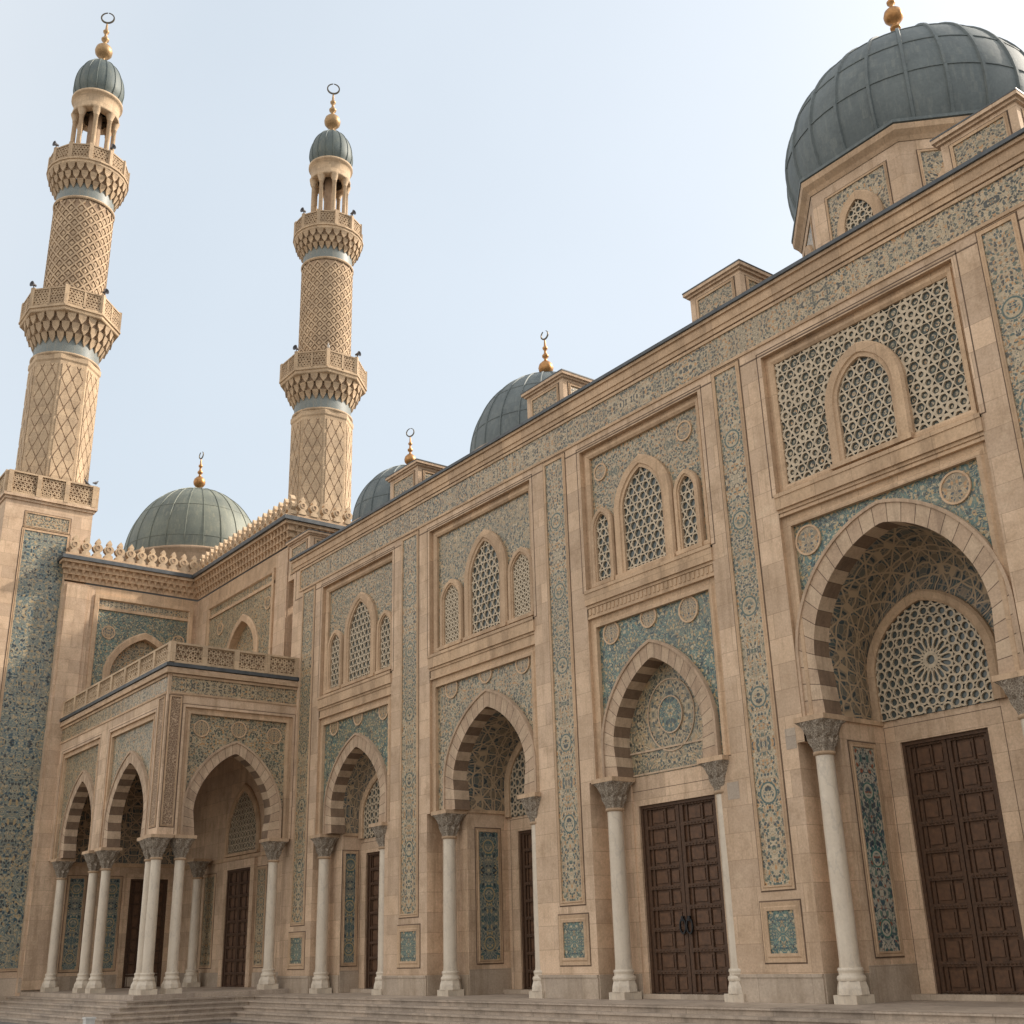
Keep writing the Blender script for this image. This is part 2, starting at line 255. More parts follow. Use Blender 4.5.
# ------------------------------------------------------------------ mesh helpers
class Frame:
    def __init__(s, o, u, n): s.o = Vector(o); s.u = Vector(u); s.n = Vector(n)
    def w(s, p): return s.o + s.u*p[0] + s.n*p[1] + Vector((0, 0, p[2]))
FAC = Frame((0, 0, 0), (1, 0, 0), (0, -1, 0))                # main wall, u = X, faces -Y
WORLD = Frame((0, 0, 0), (1, 0, 0), (0, 1, 0))
class MB:
    def __init__(s, F=FAC): s.F = F; s.v = []; s.f = []; s.uv = []; s.mi = []; s.uc = 0.0; s.sm = []; s.cuts = []
    def poly(s, pts, m=0, uv=None, sm=False):
        if uv is None:
            a = Vector(pts[0]); nn = Vector((0, 0, 0))
            for i in range(1, len(pts)-1): nn += (Vector(pts[i])-a).cross(Vector(pts[i+1])-a)
            ax, ay, az = abs(nn.x), abs(nn.y), abs(nn.z)
            if ay >= ax and ay >= az: uv = [(p[0]-s.uc, p[2]) for p in pts]
            elif ax >= az: uv = [(p[1], p[2]) for p in pts]
            else: uv = [(p[0]-s.uc, p[1]) for p in pts]
        i0 = len(s.v)
        for p in pts: s.v.append(s.F.w(p))
        s.f.append(tuple(range(i0, i0+len(pts)))); s.uv.append(uv); s.mi.append(m); s.sm.append(sm)
    def rect(s, u0, u1, z0, z1, d, m=0): s.poly([(u0, d, z0), (u1, d, z0), (u1, d, z1), (u0, d, z1)], m)
    def box(s, u0, u1, d0, d1, z0, z1, m=0, skip=''):
        if 'f' not in skip: s.poly([(u0, d1, z0), (u1, d1, z0), (u1, d1, z1), (u0, d1, z1)], m)
        if 'b' not in skip: s.poly([(u1, d0, z0), (u0, d0, z0), (u0, d0, z1), (u1, d0, z1)], m)
        s.poly([(u0, d0, z0), (u0, d1, z0), (u0, d1, z1), (u0, d0, z1)], m)
        s.poly([(u1, d1, z0), (u1, d0, z0), (u1, d0, z1), (u1, d1, z1)], m)
        if 't' not in skip: s.poly([(u0, d1, z1), (u1, d1, z1), (u1, d0, z1), (u0, d0, z1)], m)
        if 'u' not in skip: s.poly([(u0, d0, z0), (u1, d0, z0), (u1, d1, z0), (u0, d1, z0)], m)
    def sweep(s, path, prof, closed=False, m=0, mods=None):
        """path: (u,z) points; prof: (offset outward, d) points; offset is to the path's left-hand side going round"""
        n = len(path); nor = []
        for i in range(n):
            a = path[(i-1) % n] if (closed or i > 0) else None; b = path[(i+1) % n] if (closed or i < n-1) else None; p = path[i]
            def nr(x, y):
                dx, dz = y[0]-x[0], y[1]-x[1]; l = math.hypot(dx, dz) or 1; return (-dz/l, dx/l)
            if a is None: q = nr(p, b)
            elif b is None: q = nr(a, p)
            else:
                n1, n2 = nr(a, p), nr(p, b); sx, sz = n1[0]+n2[0], n1[1]+n2[1]; dd = (sx*sx+sz*sz)/2
                q = (sx/max(dd, .35), sz/max(dd, .35))
            nor.append(q)
        rings = [[(p[0]+q[0]*o, d, p[1]+q[1]*o) for o, d in prof] for p, q in zip(path, nor)]
        for i in range(n if closed else n-1):
            A, B = rings[i], rings[(i+1) % n]
            for j in range(len(prof)-1):
                s.poly([A[j], B[j], B[j+1], A[j+1]], mods(i, j) if mods else m)
    def rectframe(s, u0, u1, z0, z1, prof, m=0):
        # offset positive = outwards
        s.sweep([(u0, z0), (u0, z1), (u1, z1), (u1, z0)], prof, True, m)
    def cut(s): s.cuts.append((len(s.v), len(s.f)))
    def build(s, name, mats, parent=None, merge=False, label=None):
        if s.cuts:
            cs = [(0, 0)]+s.cuts+[(len(s.v), len(s.f))]; o = None
            for (v0, f0), (v1, f1) in zip(cs[:-1], cs[1:]):
                if f1 == f0: continue
                q = MB(s.F); q.v = s.v[v0:v1]; q.f = [tuple(i-v0 for i in f) for f in s.f[f0:f1]]; q.uv = s.uv[f0:f1]; q.mi = s.mi[f0:f1]; q.sm = s.sm[f0:f1]
                o = q.build(name, mats, parent, merge, label)
            return o
        me = bpy.data.meshes.new(name)
        off = parent_loc(parent) if parent else Vector((0, 0, 0))
        loc = Vector((0, 0, 0))
        if s.v:
            mn = [min(v[i] for v in s.v) for i in range(3)]; mx = [max(v[i] for v in s.v) for i in range(3)]
            loc = Vector(((mn[0]+mx[0])/2, (mn[1]+mx[1])/2, mn[2]))
        me.from_pydata([v-loc for v in s.v], [], s.f)
        ul = me.uv_layers.new(name='uv'); k = 0; data = [0.0]*(2*sum(len(f) for f in s.f))
        for u in s.uv:
            for a in u: data[2*k] = a[0]; data[2*k+1] = a[1]; k += 1
        ul.data.foreach_set('uv', data)
        for x in (mats if isinstance(mats, (list, tuple)) else [mats]): me.materials.append(x)
        me.polygons.foreach_set('material_index', s.mi); me.polygons.foreach_set('use_smooth', s.sm)
        if merge or any(s.sm):
            import bmesh
            b = bmesh.new(); b.from_mesh(me); bmesh.ops.remove_doubles(b, verts=b.verts, dist=.0008); b.to_mesh(me); b.free()
        me.update()
        o = bpy.data.objects.new(name, me); COL.objects.link(o)
        if parent: o.parent = parent
        o.location = loc - off
        o['_w'] = list(loc)
        if label: o['label'] = label
        return o
def parent_loc(p): return Vector(p['_w'])
def thing(name, loc, label, cat, group=None):
    o = bpy.data.objects.new(name, None); COL.objects.link(o); o.location = loc; o['_w'] = list(loc)
    o.empty_display_size = .5
    tag(o, label, cat, group); return o
def tag(o, label=None, cat=None, group=None, kind=None):
    if label: o['label'] = label
    if cat: o['category'] = cat
    if group: o['group'] = group
    if kind: o['kind'] = kind
    return o
def lathe(mb, c, prof, n=32, m=0, sm=True, a0=0, rep=1.0, close=False):
    """prof: (r, z) list round the vertical axis at world xy c"""
    F = mb.F; mb.F = WORLD; L_ = 0.0
    for j in range(len(prof)-1):
        r0, z0 = prof[j]; r1, z1 = prof[j+1]; l = math.hypot(r1-r0, z1-z0); rr = max(r0, r1, .05)
        for i in range(n):
            t0 = a0+2*PI*i/n; t1 = a0+2*PI*(i+1)/n
            P = lambda r, t, z: (c[0]+r*math.cos(t), c[1]+r*math.sin(t), z)
            pts = [P(r0, t0, z0), P(r0, t1, z0), P(r1, t1, z1), P(r1, t0, z1)]
            uv = [(t0*rr, L_), (t1*rr, L_), (t1*rr, L_+l), (t0*rr, L_+l)]
            if r1 < 1e-5: pts = pts[:3]; uv = uv[:3]
            elif r0 < 1e-5: pts = [pts[0], pts[2], pts[3]]; uv = [uv[0], uv[2], uv[3]]
            mb.poly(pts, m, uv, sm)
        L_ += l
    mb.F = F
KEEL = .16
def arch(cx, w, z0, zs, h, off=0, n=14):
    """keel arch: full round shoulders running to a blunt point; left foot over the top to right foot"""
    k = KEEL; al = math.atan(k*h/w); pts = []
    for i in range(n+1):
        a = PI/2*i/n; x = w*math.cos(a); z = h*((1-k)*math.sin(a)+k*(1-math.cos(a)))
        tx, tz = -w*math.sin(a), h*((1-k)*math.cos(a)+k*math.sin(a)); l = math.hypot(tx, tz)
        x += off*tz/l; z += off*(-tx)/l
        if i == n: x, z = 0, h+off/math.cos(al)
        elif x < .02: continue
        pts.append((cx-x, zs+z))
    if zs > z0+.01: pts = [(cx-w-off, z0)]+pts
    else: pts[0] = (pts[0][0], z0)
    return pts + [(2*cx-x, z) for x, z in reversed(pts[:-1])]
def plate_over(mb, pts, u0, u1, ztop, d, m=0):
    """flat sheet filling u0..u1 up to ztop around and above an arch outline"""
    z0 = pts[0][1]
    mb.rect(u0, pts[0][0], z0, ztop, d, m); mb.rect(pts[-1][0], u1, z0, ztop, d, m)
    for a, b in zip(pts[:-1], pts[1:]):
        if abs(a[0]-b[0]) < 1e-5: continue
        mb.poly([(a[0], d, a[1]), (b[0], d, b[1]), (b[0], d, ztop), (a[0], d, ztop)], m)
def fill(mb, pts, d, m=0):
    mb.poly([(p[0], d, p[1]) for p in pts], m)
def clip(poly, conv):
    """Sutherland-Hodgman against a convex outline given clockwise (left foot, over, right foot)"""
    out = poly
    for i in range(len(conv)):
        a, b = conv[i], conv[(i+1) % len(conv)]
        def side(p): return (b[0]-a[0])*(p[1]-a[1])-(b[1]-a[1])*(p[0]-a[0])
        inp = out; out = []
        for j in range(len(inp)):
            p, q = inp[j], inp[(j+1) % len(inp)]; sp, sq = side(p), side(q)
            if sp <= 0: out.append(p)
            if (sp < 0 < sq) or (sq < 0 < sp):
                t = sp/(sp-sq); out.append((p[0]+t*(q[0]-p[0]), p[1]+t*(q[1]-p[1])))
        if len(out) < 3: return []
    return out
def inside(p, conv):
    return all((b[0]-a[0])*(p[1]-a[1])-(b[1]-a[1])*(p[0]-a[0]) <= 0 for a, b in zip(conv, conv[1:]+conv[:1]))
def cell(mb, outer, inner, conv, d0, d1, m=0):
    k = len(outer)
    for i in range(k):
        q = clip([outer[i], outer[(i+1) % k], inner[(i+1) % k], inner[i]], conv)
        if q: mb.poly([(x, d1, z) for x, z in q], m)
        a, b = inner[i], inner[(i+1) % k]
        if inside(a, conv) and inside(b, conv):
            mb.poly([(a[0], d1, a[1]), (b[0], d1, b[1]), (b[0], d0, b[1]), (a[0], d0, a[1])], m)
def lattice(mb, conv, d0, d1, s=.28, hole=.62, m=0, jitter=.06, studs=False):
    """pierced screen: round holes on a honeycomb with small three-cornered holes between"""
    us = [p[0] for p in conv]; zs = [p[1] for p in conv]
    R = s/math.sqrt(3); rows = int((max(zs)-min(zs))/(1.5*R))+3; cols = int((max(us)-min(us))/s)+3
    uc = (max(us)+min(us))/2; rnd = random.Random(int(uc*100))
    for r in range(-1, rows):
        for c in range(-cols//2-1, cols//2+2):
            x = uc+(c+(r % 2)*.5)*s; z = min(zs)+r*1.5*R
            if x < min(us)-s or x > max(us)+s: continue
            T = .34; outer = []; inner = []
            hc = [(x+R*math.sin(PI/3*i), z+R*math.cos(PI/3*i)) for i in range(6)]
            for i in range(6):
                p, q, o = hc[i], hc[(i+1) % 6], hc[(i-1) % 6]
                outer.append((p[0]+(o[0]-p[0])*T, p[1]+(o[1]-p[1])*T)); outer.append((p[0]+(q[0]-p[0])*T, p[1]+(q[1]-p[1])*T))
            rh = s/2*hole*(1+rnd.uniform(-jitter, jitter)*2)
            inner = [(x+rh*(ox-x)/math.hypot(ox-x, oz-z), z+rh*(oz-z)/math.hypot(ox-x, oz-z)) for ox, oz in outer]
            cell(mb, outer, inner, conv, d0, d1, m)
            if studs and inside((x, z), conv):
                q = clip([(x+rh*.5*math.cos(-PI/3*i), z+rh*.5*math.sin(-PI/3*i)) for i in range(6)], conv)
                if q: mb.poly([(a, d0+.008, b) for a, b in q], 1)
def rosette(mb, conv, cu, cz, d0, d1, rmax, m=0):
    """wheel-patterned pierced screen"""
    rings = [0, .17, .50, .70]
    while rings[-1] < rmax: rings.append(rings[-1]+.185)
    for i in range(1, len(rings)-1):
        ra, rb = rings[i], rings[i+1]; n = max(10, int(round(2*PI*(ra+rb)/2/.205)));
        if i <= 2: n = 18
        for k in range(n):
            t = 2*PI*(k+(i % 2)*.5)/n; dt = PI/n; tm = t; rm = (ra+rb)/2
            outer = []; inner = []
            for j in range(12):
                a = -2*PI*j/12; ca, sa = math.cos(a), math.sin(a); mx = max(abs(ca), abs(sa)*1.0)
                rr = rm+(rb-ra)/2*ca/mx; tt = tm+dt*sa/mx
                outer.append((cu+rr*math.sin(tt), cz+rr*math.cos(tt)))
                rr = rm+(rb-ra)/2*.74*ca*.98; tt = tm+dt*.74*sa
                inner.append((cu+rr*math.sin(tt), cz+rr*math.cos(tt)))
            cell(mb, outer, inner, conv, d0, d1, m)
    k = 24
    cell(mb, [(cu+.17*math.sin(2*PI*i/k), cz+.17*math.cos(2*PI*i/k)) for i in range(k)], [(cu+.09*math.sin(2*PI*i/k), cz+.09*math.cos(2*PI*i/k)) for i in range(k)], conv, d0, d1, m)
def rectpts(u0, u1, z0, z1): return [(u0, z0), (u0, z1), (u1, z1), (u1, z0)]
def groove_shade(mb, u0, u1, z0, z1, d, wd=.028, m=0, bottom=True):
    """thin dark strip painting the shade of a groove round a panel, 3 mm proud"""
    mb.box(u0-wd, u0, d-.002, d+.003, z0-wd, z1+wd, m); mb.box(u1, u1+wd, d-.002, d+.003, z0-wd, z1+wd, m)
    mb.box(u0, u1, d-.002, d+.003, z1, z1+wd, m)
    if bottom: mb.box(u0, u1, d-.002, d+.003, z0-wd, z0, m)

# ------------------------------------------------------------------ architectural parts
def column(F, u, d, z0, z1, parent, r=.182, cap=.72, base=.60, capw=.35, wall=False):
    c = F.w((u, d, 0)); c = (c.x, c.y)
    mb = MB(F)
    zb = z0+base; zc = z1-cap
    lathe(mb, c, [(r*1.06, zb), (r*1.0, zb+.12), (r*1.0, zb+(zc-zb)*.4), (r*.93, zc-.1), (r*.95, zc)], 28)
    col = mb.build('column', [SHAFT], parent)
    mb = MB(F); b = .25
    mb.box(u-b, u+b, d-b, d+b, z0, z0+.15)
    k = 8
    q = [(b*1.08/math.cos(PI/8), z0+.151), (b*1.04/math.cos(PI/8), z0+.26), (r*1.35, z0+.38)]
    lathe(mb, c, q, 8, 0, False, PI/8)
    tor = [(r*1.35, z0+.38), (r*1.42, z0+.42), (r*1.35, z0+.46), (r*1.18, z0+.48), (r*1.2, z0+.53), (r*1.28, z0+.56), (r*1.2, z0+.60), (r*1.06, zb)]
    lathe(mb, c, tor, 28)
    mb.build('base', [SHAFT], col)
    # capital: round at the neck, square and carved above
    mb = MB(WORLD); n = 32; rows = 9
    lathe(mb, c, [(r*.95, zc-.02), (r*1.16, zc), (r*1.16, zc+.05), (r*.98, zc+.06)], 28, 1)
    ux, uy = F.u.x, F.u.y; ang = math.atan2(uy, ux)
    def ring(j):
        t = j/rows; z = zc+.06+(cap-.16)*t; out = []
        rad = r*.98+(capw-r*.98)*(t**1.5)
        if 2 <= j <= 3: rad *= 1.06
        if 5 <= j <= 6: rad *= 1.05
        sq = .05+.95*t
        for i in range(n):
            a = 2*PI*i/n; c_, s_ = math.cos(a), math.sin(a); k_ = 1/max(abs(c_), abs(s_)); k_ = 1+(k_-1)*sq
            rr = rad*k_*(1+(.085*math.cos(a*8)*(1 if j < 5 else -1))*(t < .95))
            out.append((c[0]+rr*math.cos(a+ang), c[1]+rr*math.sin(a+ang), z))
        return out
    R_ = [ring(j) for j in range(rows+1)]
    for j in range(rows):
        for i in range(n):
            i2 = (i+1) % n; u0_ = 2*PI*i/n*.35; u1_ = 2*PI*(i+1)/n*.35; v0 = j*.06; v1 = v0+.06
            mb.poly([R_[j][i], R_[j][i2], R_[j+1][i2], R_[j+1][i]], 0, [(u0_, v0), (u1_, v0), (u1_, v1), (u0_, v1)])
    mb.F = F; a = capw+.01
    mb.box(u-a, u+a, d-a, d+a, z1-.10, z1-.002, 1)
    mb.build('capital', [CARVCAP, TRIM, MARBLE], col)
    return col

def voussoirs(F, cx, w, z0, zs, h, t, dfront, dback, parent, nv=21, label=None, edge=True):
    inn = arch(cx, w, z0, zs, h, 0, 40); inn[0] = (inn[0][0]+.09, z0); inn[-1] = (inn[-1][0]-.09, z0); out = arch(cx, w, z0, zs, h, t, 40)
    def samp(P, T):
        l = [0]
        for a, b in zip(P[:-1], P[1:]): l.append(l[-1]+math.hypot(b[0]-a[0], b[1]-a[1]))
        x = T*l[-1]; i = 0
        while i < len(l)-2 and l[i+1] < x: i += 1
        k = (x-l[i])/max(1e-9, l[i+1]-l[i]); return (P[i][0]+(P[i+1][0]-P[i][0])*k, P[i][1]+(P[i+1][1]-P[i][1])*k)
    mb = MB(F); tot = nv; g = .055
    for i in range(tot):
        sub = 3; c0 = i/tot; c1 = (i+1)/tot
        steps = [c0+(c1-c0)*g/2, *[c0+(c1-c0)*(g/2+(1-g)*k/sub) for k in range(1, sub)], c1-(c1-c0)*g/2]
        mf = 0 if i % 2 else 1; ms = 0 if i % 2 else 2
        segs = [(c0, steps[0], 3, 3)]+[(a, b, mf, ms) for a, b in zip(steps[:-1], steps[1:])]+[(steps[-1], c1, 3, 3)]
        for a, b, f_, s_ in segs:
            ia, ib, oa, ob = samp(inn, a), samp(inn, b), samp(out, a), samp(out, b)
            mb.poly([(ia[0], dfront, ia[1]), (oa[0], dfront, oa[1]), (ob[0], dfront, ob[1]), (ib[0], dfront, ib[1])], f_)
            mb.poly([(ia[0], dfront, ia[1]), (ib[0], dfront, ib[1]), (ib[0], dback, ib[1]), (ia[0], dback, ia[1])], s_)
    # feet, outer edge and a raised bead
    mb.poly([(inn[0][0], dfront, z0), (inn[0][0], dback, z0), (out[0][0], dback, z0), (out[0][0], dfront, z0)], 1)
    mb.poly([(inn[-1][0], dback, z0), (inn[-1][0], dfront, z0), (out[-1][0], dfront, z0), (out[-1][0], dback, z0)], 1)
    if edge: mb.sweep(out, [(-.03, dfront), (-.03, dfront+.035), (.035, dfront+.035), (.035, dfront-.12)], False, 1)
    else: mb.sweep(out, [(0, dfront), (0, dback)], False, 1)
    return mb.build('arch', [LIGHT, MIDV, DARKV, JOINT_AND_SHADE], parent, label=label)

def medallion(F, u, z, r, d, parent):
    r *= .86
    mb = MB(F); n = 28; mb.uc = u
    P = [(u+r*math.sin(2*PI*i/n), z+r*math.cos(2*PI*i/n)) for i in range(n)]
    mb.poly([(a, d+.02, b) for a, b in P], 0)
    mb.sweep(P, [(-.015, d+.02), (-.015, d+.035), (.025, d+.035), (.025, d-.01)], True, 1)
    mb.build('medallion', [T_MED, TRIM], parent)

def window(F, cx, w, z0, zs, h, d, parent, s=.26, fr=.28, frd=.12, mat=LATT, hole=.62, studs=False):
    """d = wall panel plane; the stone frame stands frd proud of it"""
    mb = MB(F); inn = arch(cx, w, z0, zs, h)
    mb.sweep(inn, [(0, d+.002), (0, d+frd*.75), (fr*.25, d+frd*.75), (fr*.3, d+frd), (fr*.85, d+frd), (fr, d+frd*.6), (fr, d-.01)], False)
    mb.box(cx-w-fr, cx+w+fr, d-.01, d+frd+.03, z0-.10, z0, 0)
    o = mb.build('window', [TRIM], parent)
    mb = MB(F); fill(mb, inn, d+.004); mb.build('glass', [GLASS], o)
    mb = MB(F); lattice(mb, inn, d+.006, d+.05, s, hole, 0, .06, studs); mb.build('lattice', [mat, T_GREY], o)
    return o

def door(F, u0, u1, z0, z1, d, parent, rows=9, handles=True, label=None):
    mb = MB(F); mb.rect(u0, u1, z0, z1, d-.05)
    for a in (u0, (u0+u1)/2-.001): pass
    fr = .07
    mb.box(u0, u0+fr, d-.05, d+.07, z0, z1); mb.box(u1-fr, u1, d-.05, d+.07, z0, z1); mb.box(u0+fr, u1-fr, d-.05, d+.07, z1-fr, z1)
    o = mb.build('door', [WOOD], parent, label=label)
    um = (u0+u1)/2
    for a, b in ((u0+fr, um-.012), (um+.012, u1-fr)):
        m = MB(F); w_ = b-a; st = w_*.09; zt = z1-fr
        m.rect(a, b, z0, zt, d-.02, 1)
        m.box(a, a+st, d-.02, d+.03, z0, zt); m.box(b-st, b, d-.02, d+.03, z0, zt)
        rh = (zt-z0)/rows
        for r in range(rows+1):
            zz = z0+r*rh; zb = max(z0, zz-rh*.09); zu = min(zt, zz+rh*.09)
            m.box(a+st, b-st, d-.02, d+.035, zb, zu)
            k = 9
            for i in range(k):       # studs along the rail
                x = a+st+(b-a-2*st)*(i+.5)/k; zc = (zb+zu)/2; q = rh*.07
                m.poly([(x-q, d+.036, zc), (x, d+.036, zc-q), (x, d+.058, zc)]); m.poly([(x, d+.036, zc-q), (x+q, d+.036, zc), (x, d+.058, zc)])
                m.poly([(x+q, d+.036, zc), (x, d+.036, zc+q), (x, d+.058, zc)]); m.poly([(x, d+.036, zc+q), (x-q, d+.036, zc), (x, d+.058, zc)])
        for r in range(rows):
            zz = z0+r*rh; ia, ib = a+st, b-st; wi = ib-ia
            m.box(ia+wi*.10, ia+wi*.14, d-.02, d+.018, zz+rh*.1, zz+rh*.9)
            m.box(ia+wi*.60, ia+wi*.655, d-.02, d+.025, zz+rh*.12, zz+rh*.88)
            m.box(ia+wi*.18, ia+wi*.55, d-.02, d+.004, zz+rh*.22, zz+rh*.78, 1)
            m.box(ia+wi*.70, ia+wi*.94, d-.02, d+.004, zz+rh*.22, zz+rh*.78, 1)
        m.build('leaf', [WOOD, WOODP], o)
    if handles:
        for sgn in (-1, 1):
            m = MB(F); x = um+sgn*.10; zc = z0+(z1-z0)*.34; n = 14
            P = [(x+.085*math.sin(2*PI*i/n), zc+.15*math.cos(2*PI*i/n)) for i in range(n)]
            m.sweep(P, [(-.015, d+.05), (-.015, d+.085), (.015, d+.085), (.015, d+.05), (-.015, d+.05)], True)
            m.box(x-.03, x+.03, d+.03, d+.09, zc+.10, zc+.2)
            m.build('handle', [IRON], o)
    return o

def tile_strip(F, u0, u1, z0, z1, d, parent, mat=None, name='tile_strip', bd=.09, label=None):
    mb = MB(F); mb.uc = (u0+u1)/2
    mb.rect(u0, u1, z0, z1, d+.004, 0)
    mb.sweep([(u0, z0), (u0, z1), (u1, z1), (u1, z0)], [(0, d+.006), (0, d+.03), (bd*.35, d+.03), (bd*.5, d+.012), (bd, d+.02), (bd, d-.001)], True, 1)
    groove_shade(mb, u0-bd, u1+bd, z0-bd, z1+bd, d, .028, 2)
    return mb.build(name, [mat or T_STRIP, TRIM, JOINT_AND_SHADE], parent, label=label)

def blind_arch(F, cx, w, z0, zs, h, d, parent, mat):
    """shallow arched recess with a smaller arch inside it"""
    mb = MB(F)
    inn = arch(cx, w, z0, zs, h)
    mb.sweep(inn, [(0, d-.25), (0, d+.08), (.22, d+.08), (.28, d+.04), (.28, d-.01)], False)
    a2 = arch(cx+.25, w*.5, z0, z0+(zs-z0)*.4, h*.55)
    mb.sweep(a2, [(0, d-.24), (0, d-.17), (.12, d-.17), (.12, d-.24)], False)
    o = mb.build('blind_arch', [TRIM], parent)
    mb = MB(F); mb.uc = cx; fill(mb, inn, d-.25, 0); fill(mb, a2, d-.242, 1)
    mb.build('tile_panel', [mat, T_GOLD], o)
    return inn

def bay(b, F, parent):
    global KEEL
    KEEL = b.get('keel', .28)
    f0, f1 = b['f']; ul, ur = b['o']; cx, wd = b['cx'], b['w']; zsp = b['zsp']; zs = b['zs']; h = b['h']; t = b['t']
    zst, zsb = b['sill'][1], b['sill'][0]; ztop = 12.93
    D = -.20
    # upper recess: reveals, stepped moulding, tile field
    mb = MB(F)
    mb.sweep([(f0, zst), (f0, ztop), (f1, ztop), (f1, zst)], [(0, 0), (0, -.13), (-.10, -.13), (-.10, -.09), (-.16, -.09), (-.22, -.13), (-.22, D)], True)
    groove_shade(mb, f0-.10, f1+.10, zst+.02, ztop+.10, 0, .025, 1)
    mb.build('panel_moulding', [TRIM, JOINT_AND_SHADE], parent)
    mb = MB(F); mb.uc = cx
    big = b.get('big')
    mb.rect(f0+.2, f1-.2, zst-.01, ztop-.2, D)
    if big:
        pn = mb.build('tile_panel', [GLASS2], parent)
        mb = MB(F); lattice(mb, rectpts(f0+.2, f1-.2, zst+.02, ztop-.21), D+.004, D+.045, .25, .68, 0, .16, True)
        mb.build('lattice', [LATT, T_GREY], pn)
    else: mb.build('tile_panel', [b['up']], parent)
    for (c_, w_, z0_, zs_, h_, s_, fr_, hl) in b['win']:
        window(F, c_, w_, z0_, zs_, h_, D+(.05 if big else 0), parent, s_, fr_, .13, LATT, hl, big)
    for (mu, mz, mr) in b['umed']: medallion(F, mu, mz, mr, D, parent)
    # sill bar with the carved band under it
    mb = MB(F)
    mb.box(f0-.02, f1+.02, -.2, .05, zsb, zst, 0)
    mb.box(f0-.02, f1+.02, -.2, .07, zst-.06, zst+.02, 0)
    mb.build('sill', [TRIM, JOINT_AND_SHADE], parent)
    bd = b.get('bd', .34); mb = MB(F); mb.box(f0, f1, -.2, -.03, zsb-bd+.004, zsb, 0)
    mb.box(f0, f1, -.03, -.0, zsb-.07, zsb, 0); mb.box(f0, f1, -.03, -.01, zsb-bd+.004, zsb-bd+.06, 0)
    for i in range(int((f1-f0)/.14) if b.get('nv') == 27 else 0):
        x = f0+.05+i*.14; mb.box(x, x+.07, -.03, -.012, zsb-.24, zsb-.09, 0)
    mb.build('dentil_band', [TRIM], parent)
    # spandrel
    zt = zsb-b.get('bd', .34); D2 = -.14
    mb = MB(F); mb.sweep([(f0, zsp), (f0, zt), (f1, zt), (f1, zsp)], [(0, 0), (0, -.08), (-.12, -.08), (-.16, -.04), (-.24, -.04), (-.24, D2)], False)
    mb.rect(f0, f0+.02, zsp, zt, -.1); mb.poly([(f0, 0, zsp), (cx-wd, 0, zsp), (cx-wd, -.5, zsp), (f0, -.5, zsp)]); mb.poly([(f1, 0, zsp), (cx+wd, 0, zsp), (cx+wd, -.5, zsp), (f1, -.5, zsp)])
    mb.build('spandrel_moulding', [TRIM], parent)
    mb = MB(F); mb.uc = cx; out = arch(cx, wd, zsp, zs, h, t-.01, 20)
    plate_over(mb, out, f0+.2, f1-.2, zt+.01, D2); mb.build('spandrel', [b['sp']], parent)
    for (mu, mz, mr) in b['smed']: medallion(F, mu, mz, mr, D2, parent)
    voussoirs(F, cx, wd, zsp, zs, h, t, -.05, -.55, parent, b.get('nv', 25))
    # jambs below the springing
    mb = MB(F); yb = b['yb']
    for ue, x in ((ul, cx-wd), (ur, cx+wd)):
        mb.poly([(ue, 0, 0), (ue, -.5, 0), (ue, -.5, zsp), (ue, 0, zsp)]); mb.rect(min(ue, x), max(ue, x), 0, zsp, -.5)
        mb.poly([(x, -.5, 0), (x, -yb, 0), (x, -yb, zsp), (x, -.5, zsp)], 0); mb.cut()
    mb.build('jamb', [STONE], parent)
    mb = MB(F)
    for x, e, xi in ((ul, .03, cx-wd), (ur, -.03, cx+wd)):
        mb.box(min(x, x+e), max(x, x+e), -.47, 0.0, 0, .5); mb.box(min(x, xi), max(x, xi), -.5, -.47, 0, .5)
        if yb > .8: mb.box(min(xi, xi+e), max(xi, xi+e), -yb, -.501, 0, .62)
        mb.cut()
    mb.build('jamb_plinth', [PLINTH], parent)
    if b['sh'] == 'flat':
        ty = arch(cx, wd, zsp, zs, h)
        mb = MB(F); mb.uc = cx; fill(mb, ty, -yb); tp = mb.build('tile_panel', [T_GOLD], parent)
        mb = MB(F); n = 36
        P = lambda r: [(cx+r*math.sin(2*PI*i/n), zsp+1.25+r*1.1*math.cos(2*PI*i/n)) for i in range(n)]
        mb.uc = cx; mb.poly([(a, -yb+.02, c) for a, c in P(.36)], 1); mb.sweep(P(.36), [(0, -yb+.02), (0, -yb+.035), (.03, -yb+.035), (.03, -yb)], True, 0)
        mb.sweep(P(.72), [(0, -yb), (0, -yb+.02), (.03, -yb+.02), (.03, -yb)], True, 0)
        mb.box(cx-wd, cx+wd, -yb, -yb+.025, zsp+.52, zsp+.56, 0); mb.box(cx-wd, cx+wd, -yb, -yb+.025, zsp+.02, zsp+.06, 0)
        mb.build('rosette', [LIGHT, T_TEAL], tp)
        cb, wb, zl = cx, wd, zsp
    else:
        cb, wb, hb, zsb2, zl = b['back']
        A = arch(cx, wd, zsp, zs, h, 0, 18); B = arch(cb, wb+.22, zl, zsb2, hb+.22, 0, 18)
        mb = MB(F); K = 8; n = len(A)
        rows = []
        for k in range(K+1):
            s = k/K; e = 1-math.cos(s*PI/2); dd = -.5-(yb-.5)*math.sin(s*PI/2)
            rows.append([(a[0]+(c[0]-a[0])*e, dd, a[1]+(c[1]-a[1])*e) for a, c in zip(A, B)])
        al = [0]
        for a, c in zip(A[:-1], A[1:]): al.append(al[-1]+math.hypot(c[0]-a[0], c[1]-a[1]))
        al = [x-al[-1]/2 for x in al]
